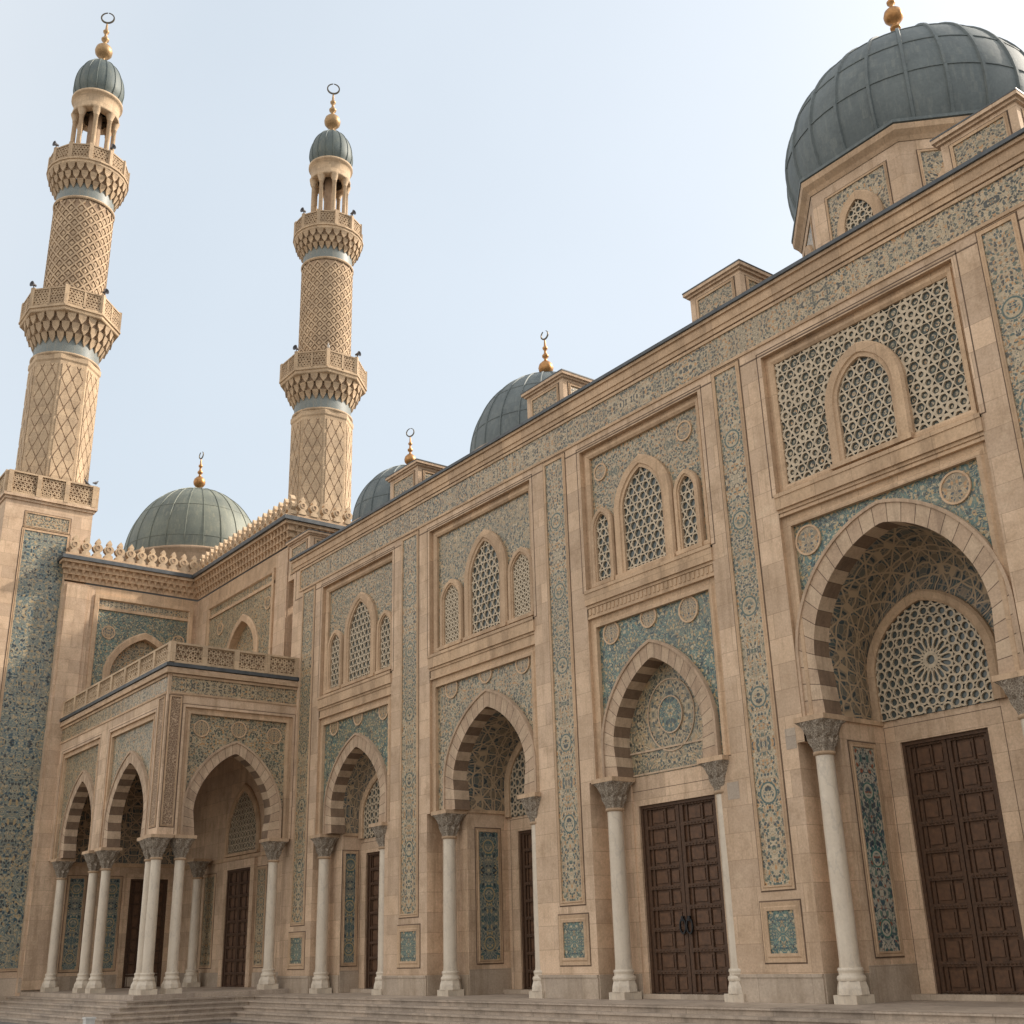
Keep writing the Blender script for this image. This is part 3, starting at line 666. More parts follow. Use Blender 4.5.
        for k in range(K):
            for i in range(n-1):
                uu = [(al[i], k*.22), (al[i+1], k*.22), (al[i+1], (k+1)*.22), (al[i], (k+1)*.22)]
                mb.poly([rows[k][i], rows[k][i+1], rows[k+1][i+1], rows[k+1][i]], 0, uu, True)
        mb.build('vault', [T_VAULT], parent)
        mb = MB(F)        # impost string course round the niche
        mb.box(cx-wd, cx-wd+.05, -yb, -.5, zsp-.06, zsp+.03); mb.cut(); mb.box(cx+wd-.05, cx+wd, -yb, -.5, zsp-.06, zsp+.03)
        mb.build('string_course', [TRIM], parent)
        T = arch(cb, wb, zl, zsb2, hb)
        mb = MB(F); mb.sweep(T, [(0, -yb+.02), (0, -yb+.10), (.05, -yb+.13), (.17, -yb+.13), (.22, -yb+.08), (.22, -yb-.02)]); fr = mb.build('tympanum', [TRIM], parent)
        mb = MB(F); fill(mb, T, -yb+.01); mb.build('glass', [GLASS], fr)
        mb = MB(F)
        if b.get('ros'): rosette(mb, T, cb+.05, zl+1.0, -yb+.012, -yb+.06, 2.9)
        else: lattice(mb, T, -yb+.012, -yb+.05, .26, .6)
        mb.build('lattice', [LATT2 if not b.get('ros') else LATT], fr)
        # tile strip on the side walls of the niche
        for x, nn in ((cx-wd, F.u), (cx+wd, -F.u)):
            SF = Frame(F.w((x, 0, 0)), -F.n, nn)
            tile_strip(SF, b['ss'][0], b['ss'][1], .85, b['ss'][2], .012, parent, T_RICH if b.get('ros') else T_NICHE)
    # wall behind with the doorway
    du0, du1, dz = b['door']; mb = MB(F)
    L0, R0 = cx-wd, cx+wd
    mb.rect(L0, du0, .1, zl, -yb); mb.rect(du1, R0, .1, zl, -yb); mb.rect(du0, du1, dz, zl, -yb)
    mb.rect(L0, R0, 0, .1, -yb)
    for x in (du0, du1): mb.poly([(x, -yb, .1), (x, -yb-.2, .1), (x, -yb-.2, dz), (x, -yb, dz)])
    mb.poly([(du0, -yb, dz), (du1, -yb, dz), (du1, -yb-.2, dz), (du0, -yb-.2, dz)])
    if b['sh'] != 'flat': mb.rect(L0, R0, zl, zl+.12, -yb-.01)
    groove_shade(mb, du0-.32, du1+.32, .1, dz+.32, -yb, .012, 1)
    mb.build('doorway_wall', [STONE, JOINT_AND_SHADE], parent)
    mb = MB(F); mb.box(L0+.03, R0-.03, -yb, -yb+.28 if yb > .8 else -yb+.1, 0, .1); mb.build('threshold', [PLINTH], parent)
    door(F, du0, du1, .1, dz, -yb-.12, parent, 9, b['sh'] == 'flat')
    for cu in b['cols']: column(F, cu, -.16, 0.0, zsp, parent)

def dome_shell(mb, c, z0, zc, R, k, nrib, ribw, bands, m=0, rib=1, base_r=None):
    """metal-clad dome: shell between z0 and apex with standing seams"""
    P = []
    a0 = -math.acos(min(1, (base_r or R)/R))
    for i in range(25):
        a = a0+(PI/2-a0)*i/24; P.append((R*math.cos(a), zc+(k if a > 0 else 1.0)*R*math.sin(a)))
    P[-1] = (0, P[-1][1])
    lathe(mb, c, P, 64, m)
    return P
def ribs(mb, c, P, n, wd, hgt, m=0, a0=0):
    F = mb.F; mb.F = WORLD
    for i in range(n):
        t = a0+2*PI*i/n; ct, st = math.cos(t), math.sin(t)
        pr = None
        for j in range(len(P)-1):
            (r0, z0), (r1, z1) = P[j], P[j+1]
            l = math.hypot(r1-r0, z1-z0) or 1; nx, nz = (z1-z0)/l, -(r1-r0)/l
            wq = min(wd, r0*.5+.01); w2 = min(wd, r1*.5+.005)
            def pt(r, z, w_, h_): 
                rr = r+nx*h_; return (c[0]+rr*ct-st*w_, c[1]+rr*st+ct*w_, z+nz*h_)
            A = [pt(r0, z0, -wq, -.01), pt(r0, z0, -wq*.6, hgt), pt(r0, z0, wq*.6, hgt), pt(r0, z0, wq, -.01)]
            B = [pt(r1, z1, -w2, -.01), pt(r1, z1, -w2*.6, hgt), pt(r1, z1, w2*.6, hgt), pt(r1, z1, w2, -.01)]
            for q in range(3): mb.poly([A[q], A[q+1], B[q+1], B[q]], m)
    mb.F = F
def seams(mb, c, P, idx, hgt=.02, m=0, n=64):
    for j in idx:
        r, z = P[j]; lathe(mb, c, [(r, z-.02), (r+hgt, z-.012), (r+hgt, z+.012), (r-.002, z+.02)], n, m, False)
def finial(c, z, s, parent, mat=GOLD, crescent='moon', rot=0):
    mb = MB(WORLD)
    pr = [(.10, -.25), (.10, 0), (.16, .02), (.17, .08), (.08, .14), (.07, .22), (.20, .30), (.29, .42), (.31, .55), (.27, .70), (.16, .82), (.07, .88), (.06, .98), (.13, 1.05), (.14, 1.12), (.06, 1.22), (.05, 1.36), (.10, 1.42), (.11, 1.48), (.05, 1.56), (.035, 1.8), (.02, 1.86), (0, 1.88)]
    lathe(mb, c, [(r*s, z+h*s) for r, h in pr], 20)
    o = mb.build('finial', [mat], parent)
    mb = MB(Frame((c[0], c[1], z+1.86*s), (math.cos(rot), math.sin(rot), 0), (math.sin(rot), -math.cos(rot), 0)))
    n = 26; Ro = (.21 if crescent == 'moon' else .25)*s; op = .42 if crescent == 'moon' else .06
    path = []; prof = []
    for i in range(n+1):
        a = PI+ (PI-op)*(2*i/n-1); 
        path.append((a, 0))
    prev = None
    for i in range(n+1):
        a = -PI/2+(PI-op)*(2*i/n-1); th = .055*s*(1-abs(2*i/n-1)**2*.8)+.006
        ri = Ro-th; cxm = 0
        ring = [(ri*math.cos(a), -.02*s, Ro+ri*math.sin(a)), (Ro*math.cos(a), -.02*s, Ro+Ro*math.sin(a)), (Ro*math.cos(a), .02*s, Ro+Ro*math.sin(a)), (ri*math.cos(a), .02*s, Ro+ri*math.sin(a))]
        if prev:
            for q in range(4): mb.poly([prev[q], prev[(q+1) % 4], ring[(q+1) % 4], ring[q]])
        prev = ring
    mb.build('crescent', [DKBR], o)
    return o

# ================================================================== SETTING
def struct(o): o['kind'] = 'structure'; return o
mb = MB(WORLD); mb.poly([(-2500, -2500, -.65), (2500, -2500, -.65), (2500, 2500, -.65), (-2500, 2500, -.65)])
struct(mb.build('ground', [GROUND]))
mb = MB(WORLD)
XR = 3.0
for k in range(5, -1, -1):
    e = .33*k; zt = -.13*k; 
    if k == 5: continue
    mb.box(-36.4, XR, -1.45-e, 2.25, -.66, zt)
    mb.box(-36.4, XR+.02, -1.50-e, -1.2-e, zt-.04, zt+.003)     # nosing
struct(mb.build('steps', [STEP]))
mb = MB(WORLD)
PX, PY = -35.2, -5.35
for k in range(4, -1, -1):
    e = .33*k; zt = -.13*k+.002
    mb.box(-60, PX+e, PY-e, 1.2, -.66, zt)
    mb.box(-60, PX+e+.05, PY-e-.05, PY-e+.25, zt-.04, zt+.003); mb.box(PX+e-.25, PX+e+.05, PY-e+.25, -1.0, zt-.04, zt+.003)
mb.box(-47.3, -35.75, -5.0, .66, .0, .13)
struct(mb.build('porch_steps', [STEP]))

# ================================================================== PRAYER HALL
hall = thing('prayer_hall', (-22, 0, 0), 'long sandstone prayer hall with four tiled arched bays and lead domes on its roof', 'mosque')
HL, HR = -36.65, 2.0
B1 = dict(f=(-34.42, -29.82), o=(-34.5, -30.1), cx=-32.0, w=1.52, zsp=4.65, zs=5.42, h=1.71, t=.38, sill=(8.72, 9.08), yb=1.15, up=T_GREY, sp=T_TEAL,
          win=[(-32.0, .70, 9.28, 10.9, .95, .24, .30, .74), (-33.62, .32, 9.28, 10.7, .40, .22, .16, .72), (-30.40, .32, 9.28, 10.6, .40, .22, .16, .72)],
          umed=[], smed=[(-33.55, 8.0, .30), (-32.0, 8.08, .30), (-30.45, 8.0, .30)], sh='deep', back=(-32.1, 1.15, 1.15, 5.2, 4.5), ss=(.62, .98, 4.05), door=(-33.15, -31.1, 4.05), cols=(-34.05, -30.32))
B2 = dict(f=(-27.70, -22.76), o=(-27.85, -23.0), cx=-25.0, w=1.62, zsp=4.65, zs=5.42, h=1.75, t=.42, sill=(8.72, 9.08), yb=1.85, up=T_GOLD, sp=T_GREY,
          win=[(-25.05, .68, 9.28, 10.9, .98, .27, .32, .74), (-26.72, .38, 9.28, 10.6, .42, .16, .18, .55), (-23.40, .38, 9.28, 10.6, .42, .16, .18, .55)],
          umed=[], smed=[(-26.75, 8.0, .32), (-25.1, 8.1, .30), (-23.45, 8.05, .32)], sh='deep', back=(-25.0, 1.38, 1.3, 5.35, 4.5), ss=(.85, 1.5, 4.1), door=(-26.15, -23.9, 4.1), cols=(-26.98, -23.08), nv=25)
B3 = dict(f=(-20.66, -16.44), o=(-20.9, -16.9), cx=-18.62, w=1.42, zsp=4.67, zs=5.40, h=1.77, t=.36, sill=(8.85, 9.20), yb=.55, up=T_GREY, sp=T_TEAL,
          win=[(-18.62, .68, 9.36, 10.95, .90, .255, .32, .74), (-20.08, .24, 9.38, 10.75, .36, .24, .16, .74), (-17.15, .24, 9.38, 10.75, .36, .24, .16, .74)],
          umed=[(-20.1, 12.25, .24), (-17.13, 12.25, .26)], smed=[(-19.97, 8.05, .30), (-18.68, 8.14, .28), (-17.4, 8.0, .32)], sh='flat', door=(-19.88, -17.5, 4.03), cols=(-20.25, -16.86), nv=27)
B4 = dict(f=(-14.52, -9.82), o=(-14.7, -9.9), cx=-12.18, w=1.9, zsp=5.08, zs=6.25, h=2.16, t=.40, sill=(9.38, 9.70), yb=1.88, up=T_GREY, sp=T_TEAL,
          win=[(-12.16, .62, 9.90, 11.1, .82, .255, .32, .74)], big=True,
          umed=[], smed=[(-13.95, 8.60, .34), (-10.60, 8.60, .34)], bd=.16, sh='deep', back=(-12.78, 1.24, 1.35, 5.95, 5.1), ss=(.82, 1.46, 4.55), door=(-13.72, -11.82, 4.65), cols=(-14.22, -10.0), nv=29, ros=True, keel=.15)
B5 = dict(B3); 
for k_ in ('f', 'o'): B5[k_] = tuple(x+13.3 for x in B3[k_])
B5['cx'] = B3['cx']+13.3; B5['win'] = [(x[0]+13.3,)+x[1:] for x in B3['win']]; B5['umed'] = [(x[0]+13.3,)+x[1:] for x in B3['umed']]
B5['smed'] = [(x[0]+13.3,)+x[1:] for x in B3['smed']]; B5['door'] = (B3['door'][0]+13.3, B3['door'][1]+13.3, 4.03); B5['cols'] = tuple(x+13.3 for x in B3['cols'])
BAYS = [B1, B2, B3, B4, B5]
mb = MB(FAC)
def gaps(key):
    xs = [HL]; 
    for b in BAYS: xs += list(b[key])
    xs.append(HR); return [(xs[i], xs[i+1]) for i in range(0, len(xs), 2)]
for i, (a, c) in enumerate(gaps('o')): mb.rect(a, c, .5, 4.65, 0)
gf, go = gaps('f'), gaps('o')
for i, (a, c) in enumerate(gf): mb.rect(a, c, 4.65, 12.93, 0)
# slivers where the opening is a little wider or narrower than the frame, and B4's higher springing
for b in BAYS:
    for x0, x1 in ((b['o'][0], b['f'][0]), (b['f'][1], b['o'][1])):
        mb.poly([(min(x0, x1), 0, 4.65), (max(x0, x1), 0, 4.65), (max(x0, x1), -.5, 4.65), (min(x0, x1), -.5, 4.65)])
mb.rect(HL, HR, 12.93, 14.2, 0)
mb.poly([(HL, 0, 0), (HL, -14, 0), (HL, -14, 14.2), (HL, 0, 14.2)]); mb.poly([(HR, 0, 0), (HR, -14, 0), (HR, -14, 14.2), (HR, 0, 14.2)])
mb.rect(HL, HR, 0, 14.2, -14); mb.rect(HL, HR, 0, 14.2, -2.3)
mb.build('wall', [STONE], hall)
mb = MB(FAC)
for a, c in go:
    mb.box(a, c, -.3, .035, 0, .44); mb.box(a, c, -.3, .055, .44, .5); mb.cut()
mb.build('plinth', [PLINTH], hall)
mb = MB(FAC); mb.rect(HL-.2, HR+.2, 0, 0, 0)
mb = MB(FAC)
mb.poly([(HL, 0, 14.21), (HR, 0, 14.21), (HR, -14, 14.21), (HL, -14, 14.21)])
mb.build('roof', [LEAD], hall)
mb = MB(FAC)   # cornice: two stone steps and the lead capping
mb.box(HL-.02, HR, -.05, .04, 14.08, 14.2); mb.box(HL-.04, HR, -.2, .07, 14.2, 14.42); mb.box(HL-.06, HR, -.2, .12, 14.42, 14.50)
groove_shade(mb, HL+.2, HR, 12.99, 14.06, 0, .03, 1)
co = mb.build('cornice', [TRIM, JOINT_AND_SHADE], hall)
mb = MB(FAC); mb.box(HL-.10, HR, -.5, .17, 14.503, 14.585); mb.build('capping', [LEAD], co)
mb = MB(FAC); mb.uc = 0
mb2 = MB(FAC); 
FZ0, FZ1 = 13.27, 13.97
mb.poly([(HL+.55, .004, FZ0), (HR, .004, FZ0), (HR, .004, FZ1), (HL+.55, .004, FZ1)], 0, [(FZ0-13.62, HL), (FZ0-13.62, HR), (FZ1-13.62, HR), (FZ1-13.62, HL)])
mb.box(HL+.5, HR, -.01, .035, FZ0-.07, FZ0, 1); mb.box(HL+.5, HR, -.01, .035, FZ1, FZ1+.07, 1); mb.box(HL+.48, HL+.55, -.01, .035, FZ0, FZ1, 1)
mb.build('frieze', [T_FRIEZE, TRIM], hall)
for u0, u1 in ((-35.85, -34.98), (-29.22, -28.32), (-22.1, -21.28), (-15.92, -15.18), (-9.2, -8.5)):
    tile_strip(FAC, u0+.05, u1-.05, 2.08, 13.06, 0, hall)
    tile_strip(FAC, u0-.02+.06, u1+.02-.06, .86, 1.62, 0, hall, T_TEAL, 'tile_panel', .16)
for b in BAYS: bay(b, FAC, hall)
# the odd replaced block, paler than the rest
mb = MB(FAC); mb.box(-16.62, -16.30, -.01, .004, 3.78, 4.12); mb.cut(); mb.box(-14.98, -14.72, -.01, .004, 4.55, 4.95); mb.build('replaced_block', [PLINTH], hall)

# roof turrets on the parapet
def turret(x0, x1, y0, y1, zt, parent):
    F = Frame((0, y0, 0), (1, 0, 0), (0, -1, 0)); mb = MB(F)
    mb.box(x0, x1, -(y1-y0), 0, 14.2, zt-.16); mb.box(x0-.06, x1+.06, -(y1-y0)-.06, .06, zt-.16, zt-.10)
    mb.box(x0-.12, x1+.12, -(y1-y0)-.12, .12, zt-.10, zt-.02, 0); mb.box(x0-.13, x1+.13, -(y1-y0)-.13, .13, zt-.02, zt+.012, 1)
    o = mb.build('roof_turret', [STONE, LEAD], parent)
    tile_strip(F, x0+.26, x1-.26, 14.5, zt-.34, 0, o, T_FRIEZE, 'tile_panel', .07)
    tile_strip(Frame((x1, 0, 0), (0, 1, 0), (1, 0, 0)), y0+.26, y1-.26, 14.5, zt-.34, 0, o, T_FRIEZE, 'tile_panel', .07)
for x0, x1 in ((-30.75, -29.05), (-23.3, -21.7), (-16.8, -15.2), (-9.85, -8.25)):
    turret(x0, x1, .45, 1.9, 15.85, hall)
# main dome on its octagonal drum
MX, MY = -13.27, 5.7
mb = MB(WORLD); ap = 3.05; cr = ap/math.cos(PI/8)
lathe(mb, (MX, MY), [(cr, 14.2), (cr, 18.25)], 8, 0, False, PI/8)
lathe(mb, (MX, MY), [(cr+.02, 18.2), (cr+.08, 18.3), (cr+.20, 18.42), (cr+.22, 18.56), (cr+.05, 18.6)], 8, 1, False, PI/8)
main = mb.build('dome', [STONE, TRIM], hall)
for q in range(8):
    t = PI/4*q; nn = (math.cos(t), math.sin(t), 0); uu = (-math.sin(t), math.cos(t), 0)
    if nn[0]*1+nn[1]*(-1) < -.9 or nn[1] > .5: continue
    DF = Frame((MX+ap*nn[0], MY+ap*nn[1], 0), uu, nn)
    tile_strip(DF, -.82, .82, 15.6, 17.85, 0, main, T_FRIEZE, 'tile_panel', .06)
    mb = MB(DF); inn = arch(0, .40, 15.7, 16.75, .6)
    mb.sweep(inn, [(0, .01), (0, .10), (.20, .10), (.24, .06), (.24, 0)]); mb.build('window_frame', [TRIM], main)
    mb = MB(DF); lattice(mb, inn, .012, .05, .20, .62); fill(mb, inn, .010, 1); mb.build('lattice', [LATT, GLASS], main)
mb = MB(WORLD); P = dome_shell(mb, (MX, MY), 0, 19.68, 3.36, 1.0, 0, 0, 0, 0, 1, 3.1)
mb.build('shell', [DOME_M], main)
mb = MB(WORLD); lathe(mb, (MX, MY), [(cr+.16, 18.58), (cr+.24, 18.6), (cr+.24, 18.68), (3.12, 18.72)], 8, 0, False, PI/8)
ribs(mb, (MX, MY), P, 24, .055, .05); seams(mb, (MX, MY), P, (6, 10, 14, 18), .022); mb.build('seams', [DOME_M], main)
def low_dome(c, zc, R, k, parent, mat, nr, zbase, seam, fs, crescent, rot, drum=True):
    mb = MB(WORLD)
    lathe(mb, c, [(R+.05, zbase), (R+.05, zc-.28), (R+.16, zc-.24), (R+.2, zc-.12), (R+.1, zc-.08), (R*.99, zc-.06)], 48, 0)
    o = mb.build('dome', [STONE], parent)
    mb = MB(WORLD); P = dome_shell(mb, c, 0, zc, R, k, 0, 0, 0, 0, 1, R*.997); mb.build('shell', [mat], o)
    mb = MB(WORLD); ribs(mb, c, P, nr, .03, .03); seams(mb, c, P, seam, .014); mb.build('seams', [mat], o)
    finial(c, zc+k*R-.02, fs, o, GOLD, crescent, rot)
    return o
finial((MX, MY), 19.75+3.36+1.0, .85, main, GOLD, 'moon', .8)
mb = MB(WORLD); lathe(mb, (MX, MY), [(.34, 23.02), (.30, 23.12), (.15, 23.2), (.10, 23.95)], 16); mb.build('finial_base', [GOLD], main)
low_dome((-26.1, 3.5), 15.45, 2.52, 1.16, hall, DOME_M, 24, 14.2, (5, 11, 17), .80, 'moon', .15)
low_dome((-34.4, 3.5), 15.75, 2.14, 1.13, hall, DOME_M, 20, 14.2, (5, 11, 17), .72, 'ring', .5)

# ================================================================== CORNER WING (block wall behind the porch and the wall that comes forward)
wing = thing('corner_wing', (-46, 3, 0), 'tall sandstone corner wing with crenellated cornice and green dome behind the porch', 'mosque wing')
BL = Frame((0, .65, 0), (1, 0, 0), (0, -1, 0)); WG = Frame((-47.3, 0, 0), (0, 1, 0), (1, 0, 0))
ZC0, ZC1 = 15.75, 16.75
mb = MB(BL)
mb.rect(-47.3, -36.65, 0, 10, 0)   # under and behind the porch
b_ = (-42.35, 1.25, 10.0, 12.35, 1.35); w_ = (-1.55, 1.35, 10.0, 12.15, 1.6)
plate_over(mb, arch(*b_), -45.97, -39.56, ZC0, 0, 1); mb.rect(-47.3, -45.97, 10, ZC0, 0); mb.rect(-39.56, -38.4, 10, ZC0, 0)
mb.poly([(-38.4, 0, 0), (-38.4, -12, 0), (-38.4, -12, ZC1), (-38.4, 0, ZC1)])
mb.rect(-60, -38.4, 0, ZC1, -12); mb.rect(-38.4, -36.65, 0, 14.2, -1.6)
mb.F = WG
plate_over(mb, arch(*w_), -3.8, .46, ZC0, 0, 2); mb.rect(-5.1, -3.8, 10, ZC0, 0); mb.rect(.46, .65, 10, ZC0, 0)
mb.rect(-5.1, .65, 0, 10, 0)
mb.poly([(-5.1, 0, 0), (-5.1, -12, 0), (-5.1, -12, ZC1), (-5.1, 0, ZC1)])
mb.build('wall', [STONE, T_GREY, T_TEAL], wing)
mb = MB(WORLD); mb.poly([(-59, -5.0, ZC1-.02), (-47.3, -5.0, ZC1-.02), (-47.3, .65, ZC1-.02), (-38.45, .65, ZC1-.02), (-38.45, 12, ZC1-.02), (-59, 12, ZC1-.02)])
mb.build('roof', [LEAD], wing)
for F, x0, x1, zt, (cx, wd, *_r1) in ((BL, -45.97, -39.56, 15.18, b_), (WG, -3.8, .46, 15.4, w_)):
    mb = MB(F)
    mb.rect(x0, x1, zt, ZC0, .004)
    mb.sweep([(x0, 10), (x0, zt), (x1, zt), (x1, 10)], [(0, .0), (0, .09), (-.16, .09), (-.2, .03), (-.2, -.02)], False)
    mb.box(x0, x1, .0, .06, zt-.62, zt-.50); mb.build('panel_moulding', [TRIM], wing)
    mb = MB(F); mb.poly([(x0+.2, .012, zt-.5), (x1-.2, .012, zt-.5), (x1-.2, .012, zt-.12), (x0+.2, .012, zt-.12)], 0, [(-.19, x0), (-.19, x1), (.19, x1), (.19, x0)])
    mb.build('tile_strip', [T_FRIEZE], wing)
blind_arch(BL, *b_, 0, wing, T_GREY); blind_arch(WG, *w_, 0, wing, T_GREY)
for x in (-44.6, -40.1): medallion(BL, x, 13.9, .28, 0, wing)
medallion(WG, -3.1, 13.85, .30, 0, wing); medallion(WG, -.1, 13.85, .28, 0, wing)
mb = MB(WG); mb.box(-5.0, -4.15, -.02, .14, 0.2, ZC0-.1); mb.box(-4.15, -3.95, -.02, .05, 0.2, ZC0-.1); mb.cut(); mb.F = BL; mb.box(-39.4, -38.42, -.02, .08, 9.9, ZC0-.1)
mb.build('pilaster', [STONE], wing)
# cornice: three tiers of little brackets under a lead-edged slab, mitred in the inner corner
mb = MB(BL)
EF = Frame((-38.4, 0, 0), (0, 1, 0), (1, 0, 0))
for F, x0, x1 in ((BL, -47.3, -38.4), (WG, -5.1, .65), (EF, .65, 5.0)):
    mb.F = F
    for tr in range(3):
        z0 = ZC0+.08+tr*.22; dp = .06+tr*.12; n = int((x1-x0)/.27)
        if F is BL: xa, xb = x0, x1+dp
        else: xa, xb = x0-(dp*.5 if F is WG else -.002), x1
        mb.box(xa, xb, -.02, dp-.04, z0, z0+.22)
        for i in range(n):
            c = xa+(xb-xa)*(i+(.5 if tr % 2 else 0)+.25)/n; q = .075
            mb.poly([(c-q, dp+.06, z0+.22), (c+q, dp+.06, z0+.22), (c, dp-.03, z0+.01)]); mb.poly([(c-q, dp-.04, z0+.22), (c-q, dp+.06, z0+.22), (c, dp-.03, z0+.01)]); mb.poly([(c+q, dp+.06, z0+.22), (c+q, dp-.04, z0+.22), (c, dp-.03, z0+.01)])
    xa, xb = (x0, x1+.42) if F is BL else ((x0-.25, x1) if F is WG else (x0+.102, x1))
    mb.box(xa, xb, -.1, .42, ZC0+.74, ZC0+.86)
co = mb.build('cornice', [TRIM], wing)
mb = MB(BL); mb.box(-47.2, -38.4+.52, -.3, .52, ZC0+.865, ZC1+.02); mb.box(-38.4, -37.88, -9, -.3, ZC0+.865, ZC1+.02); mb.F = WG; mb.box(-5.4, .1, -.3, .5, ZC0+.865, ZC1+.02); mb.box(-5.4, -5.1, -6, -.3, ZC0+.865, ZC1+.02); mb.build('capping', [LEAD], co)
mb = MB(BL); mb.box(-47.3, -38.2, -.1, .16, ZC1+.02, ZC1+.22); mb.box(-38.3, -38.1, -9, -.1, ZC1+.02, ZC1+.22); mb.F = WG; mb.box(-5.2, .5, -.1, .16, ZC1+.02, ZC1+.22); mb.build('parapet', [TRIM], wing)
MER = [(-.16, 0), (-.16, .10), (-.08, .17), (-.17, .27), (-.19, .38), (-.12, .47), (-.07, .50), (-.10, .57), (-.06, .66), (0, .74), (.06, .66), (.10, .57), (.07, .50), (.12, .47), (.19, .38), (.17, .27), (.08, .17), (.16, .10), (.16, 0)]
def merlon(F, u, z, parent, s=1.0, d=.03):
    mb = MB(F); n = len(MER); f = [(u+x*s, d+.10, z+y*s) for x, y in MER]; b = [(u+x*s, d-.10, z+y*s) for x, y in MER]
    mb.poly(f); mb.poly(list(reversed(b)))
    for i in range(n-1): mb.poly([f[i], f[i+1], b[i+1], b[i]])
    hp = [(u+.07*s*math.sin(2*PI*i/8), z+.36*s+.08*s*math.cos(2*PI*i/8)) for i in range(8)]
    mb.poly([(x, d+.103, y) for x, y in hp], 1); mb.poly([(x, d-.103, y) for x, y in hp], 1)
    mb.sweep(hp, [(0, d+.103), (0, d+.125), (.025*s, d+.125), (.025*s, d+.1)], True)
    mb.build('merlon', [MINST, MINDK], parent)
for i in range(12): merlon(WG, -4.85+i*.47, ZC1+.22, wing, 1.12)
for i in range(19): merlon(BL, -46.9+i*.475, ZC1+.22, wing, 1.12)
E2 = Frame((-38.2, 0, 0), (0, 1, 0), (1, 0, 0))
for i in range(8): merlon(E2, .95+i*.5, ZC1+.22, wing)
mb = MB(WORLD)    # the turret beside the cornice corner
turret(-38.15, -36.5, .5, 1.9, 15.75, hall)
low_dome((-54.2, 3.0), 19.72, 3.42, 1.185, wing, DOME_G, 24, 16.7, (3, 10, 17), 1.0, 'moon', .15)
# porch-level dressing of these walls
tile_strip(WG, -3.62, -3.08, .85, 4.1, 0, wing, T_NICHE); tile_strip(WG, -2.25, -1.7, .85, 4.1, 0, wing, T_NICHE)
door(WG, -1.32, .2, .13, 4.1, .03, wing, 9, False)
tile_strip(BL, -44.5, -43.6, .85, 4.0, 0, wing, T_GREY); tile_strip(BL, -39.85, -39.2, .85, 4.0, 0, wing, T_GREY)
door(BL, -42.25, -40.25, .13, 4.12, .03, wing, 9, False)
mb = MB(BL); mb.rectframe(-42.25, -40.25, .13, 4.12, [(0, .03), (0, .13), (.3, .13), (.3, 0)]); mb.cut(); mb.F = WG; mb.rectframe(-1.32, .2, .13, 4.1, [(0, .03), (0, .12), (.2, .12), (.2, 0)]); mb.build('door_surround', [STONE], wing)
window(BL, -41.25, 1.2, 4.7, 5.3, 1.6, .0, wing, .24, .26, .1, LATT2, .6)
mb = MB(WG); mb.box(-5.1, .65, 0, .05, 4.55, 4.68); mb.cut(); mb.F = BL; mb.box(-47.25, -36.7, 0, .05, 4.45, 4.58)
mb.build('string_course', [TRIM], wing); mb = MB(WG); mb.rect(-5.0, .6, 4.7, 8.8, .006, 0); mb.build('tile_panel', [T_VAULT], wing)
mb = MB(WG); mb.box(-5.1, .6, 0, .04, .12, .62); mb.cut(); mb.F = BL; mb.box(-47.2, -42.6, 0, .04, .12, .6); mb.cut(); mb.box(-39.9, -36.7, 0, .04, .12, .6); mb.build('plinth', [PLINTH], wing)
column(BL, -44.05, .5, .13, 4.65, wing)

# ================================================================== ENTRANCE PORCH
porch = thing('entrance_porch', (-41.5, -2, 0), 'projecting sandstone porch with striped pointed arches on marble columns', 'porch')
PF = Frame((0, -4.55, 0), (1, 0, 0), (0, -1, 0)); PE = Frame((-36.1, 0, 0), (0, 1, 0), (1, 0, 0))
ZS = 4.70; PT = 9.15
FA = [(-44.12, 1.48, (-46.75, -42.42)), (-39.2, 1.66, (-41.40, -37.05))]
EA = (-2.08, 1.33, (-3.92, -.10))
mb = MB(PF); x = -47.3
for cx, wd, (a, b) in FA: mb.rect(x, a, ZS, PT, 0); x = b
mb.rect(x, -36.1, ZS, PT, 0)
for cx, wd, (a, b) in FA: mb.rect(a, b, 8.66, PT, 0)
mb.rect(-47.3, -36.1, PT, 9.85, 0)
mb.F = PE
mb.rect(-4.55, EA[2][0], ZS, PT, 0); mb.rect(EA[2][1], .64, ZS, PT, 0); mb.rect(EA[2][0], EA[2][1], 8.72, PT, 0); mb.rect(-4.55, .64, PT, 9.85, 0)
mb.build('wall', [STONE], porch)
mb = MB(PF)       # inner faces and soffit of the lintel zone
for F, arcs, (xa, xb) in ((PF, FA, (-47.3, -36.6)), (PE, [EA], (-4.05, .64))):
    mb.F = F; xs = xa
    for cx, wd, (a, b) in arcs:
        out = arch(cx, wd, ZS, 5.45, 1.86 if F is PF else 1.9, 0, 14)
        plate_over(mb, out, max(a, xa) if F is PE else a, min(b, xb), 9.0, -.5); mb.rect(xs, a, ZS, 9.0, -.5); xs = b
        for p, q in ((a, cx-wd), (cx+wd, b)): mb.poly([(p, 0, ZS), (q, 0, ZS), (q, -.5, ZS), (p, -.5, ZS)])
    mb.rect(xs, xb, ZS, 9.0, -.5)
    xs = xa if F is PF else -4.55
    for cx, wd, (a, b) in arcs: mb.poly([(xs, 0, ZS), (a, 0, ZS), (a, -.5, ZS), (xs, -.5, ZS)]); xs = b
    xe = -36.1 if F is PF else .64
    mb.poly([(xs, 0, ZS), (xe, 0, ZS), (xe, -.5, ZS), (xs, -.5, ZS)])
mb.build('inner_wall', [STONE], porch)
mb = MB(WORLD); mb.poly([(-47.3, -4.55, 8.95), (-36.1, -4.55, 8.95), (-36.1, .64, 8.95), (-47.3, .64, 8.95)])
mb.build('ceiling', [STONE], porch)
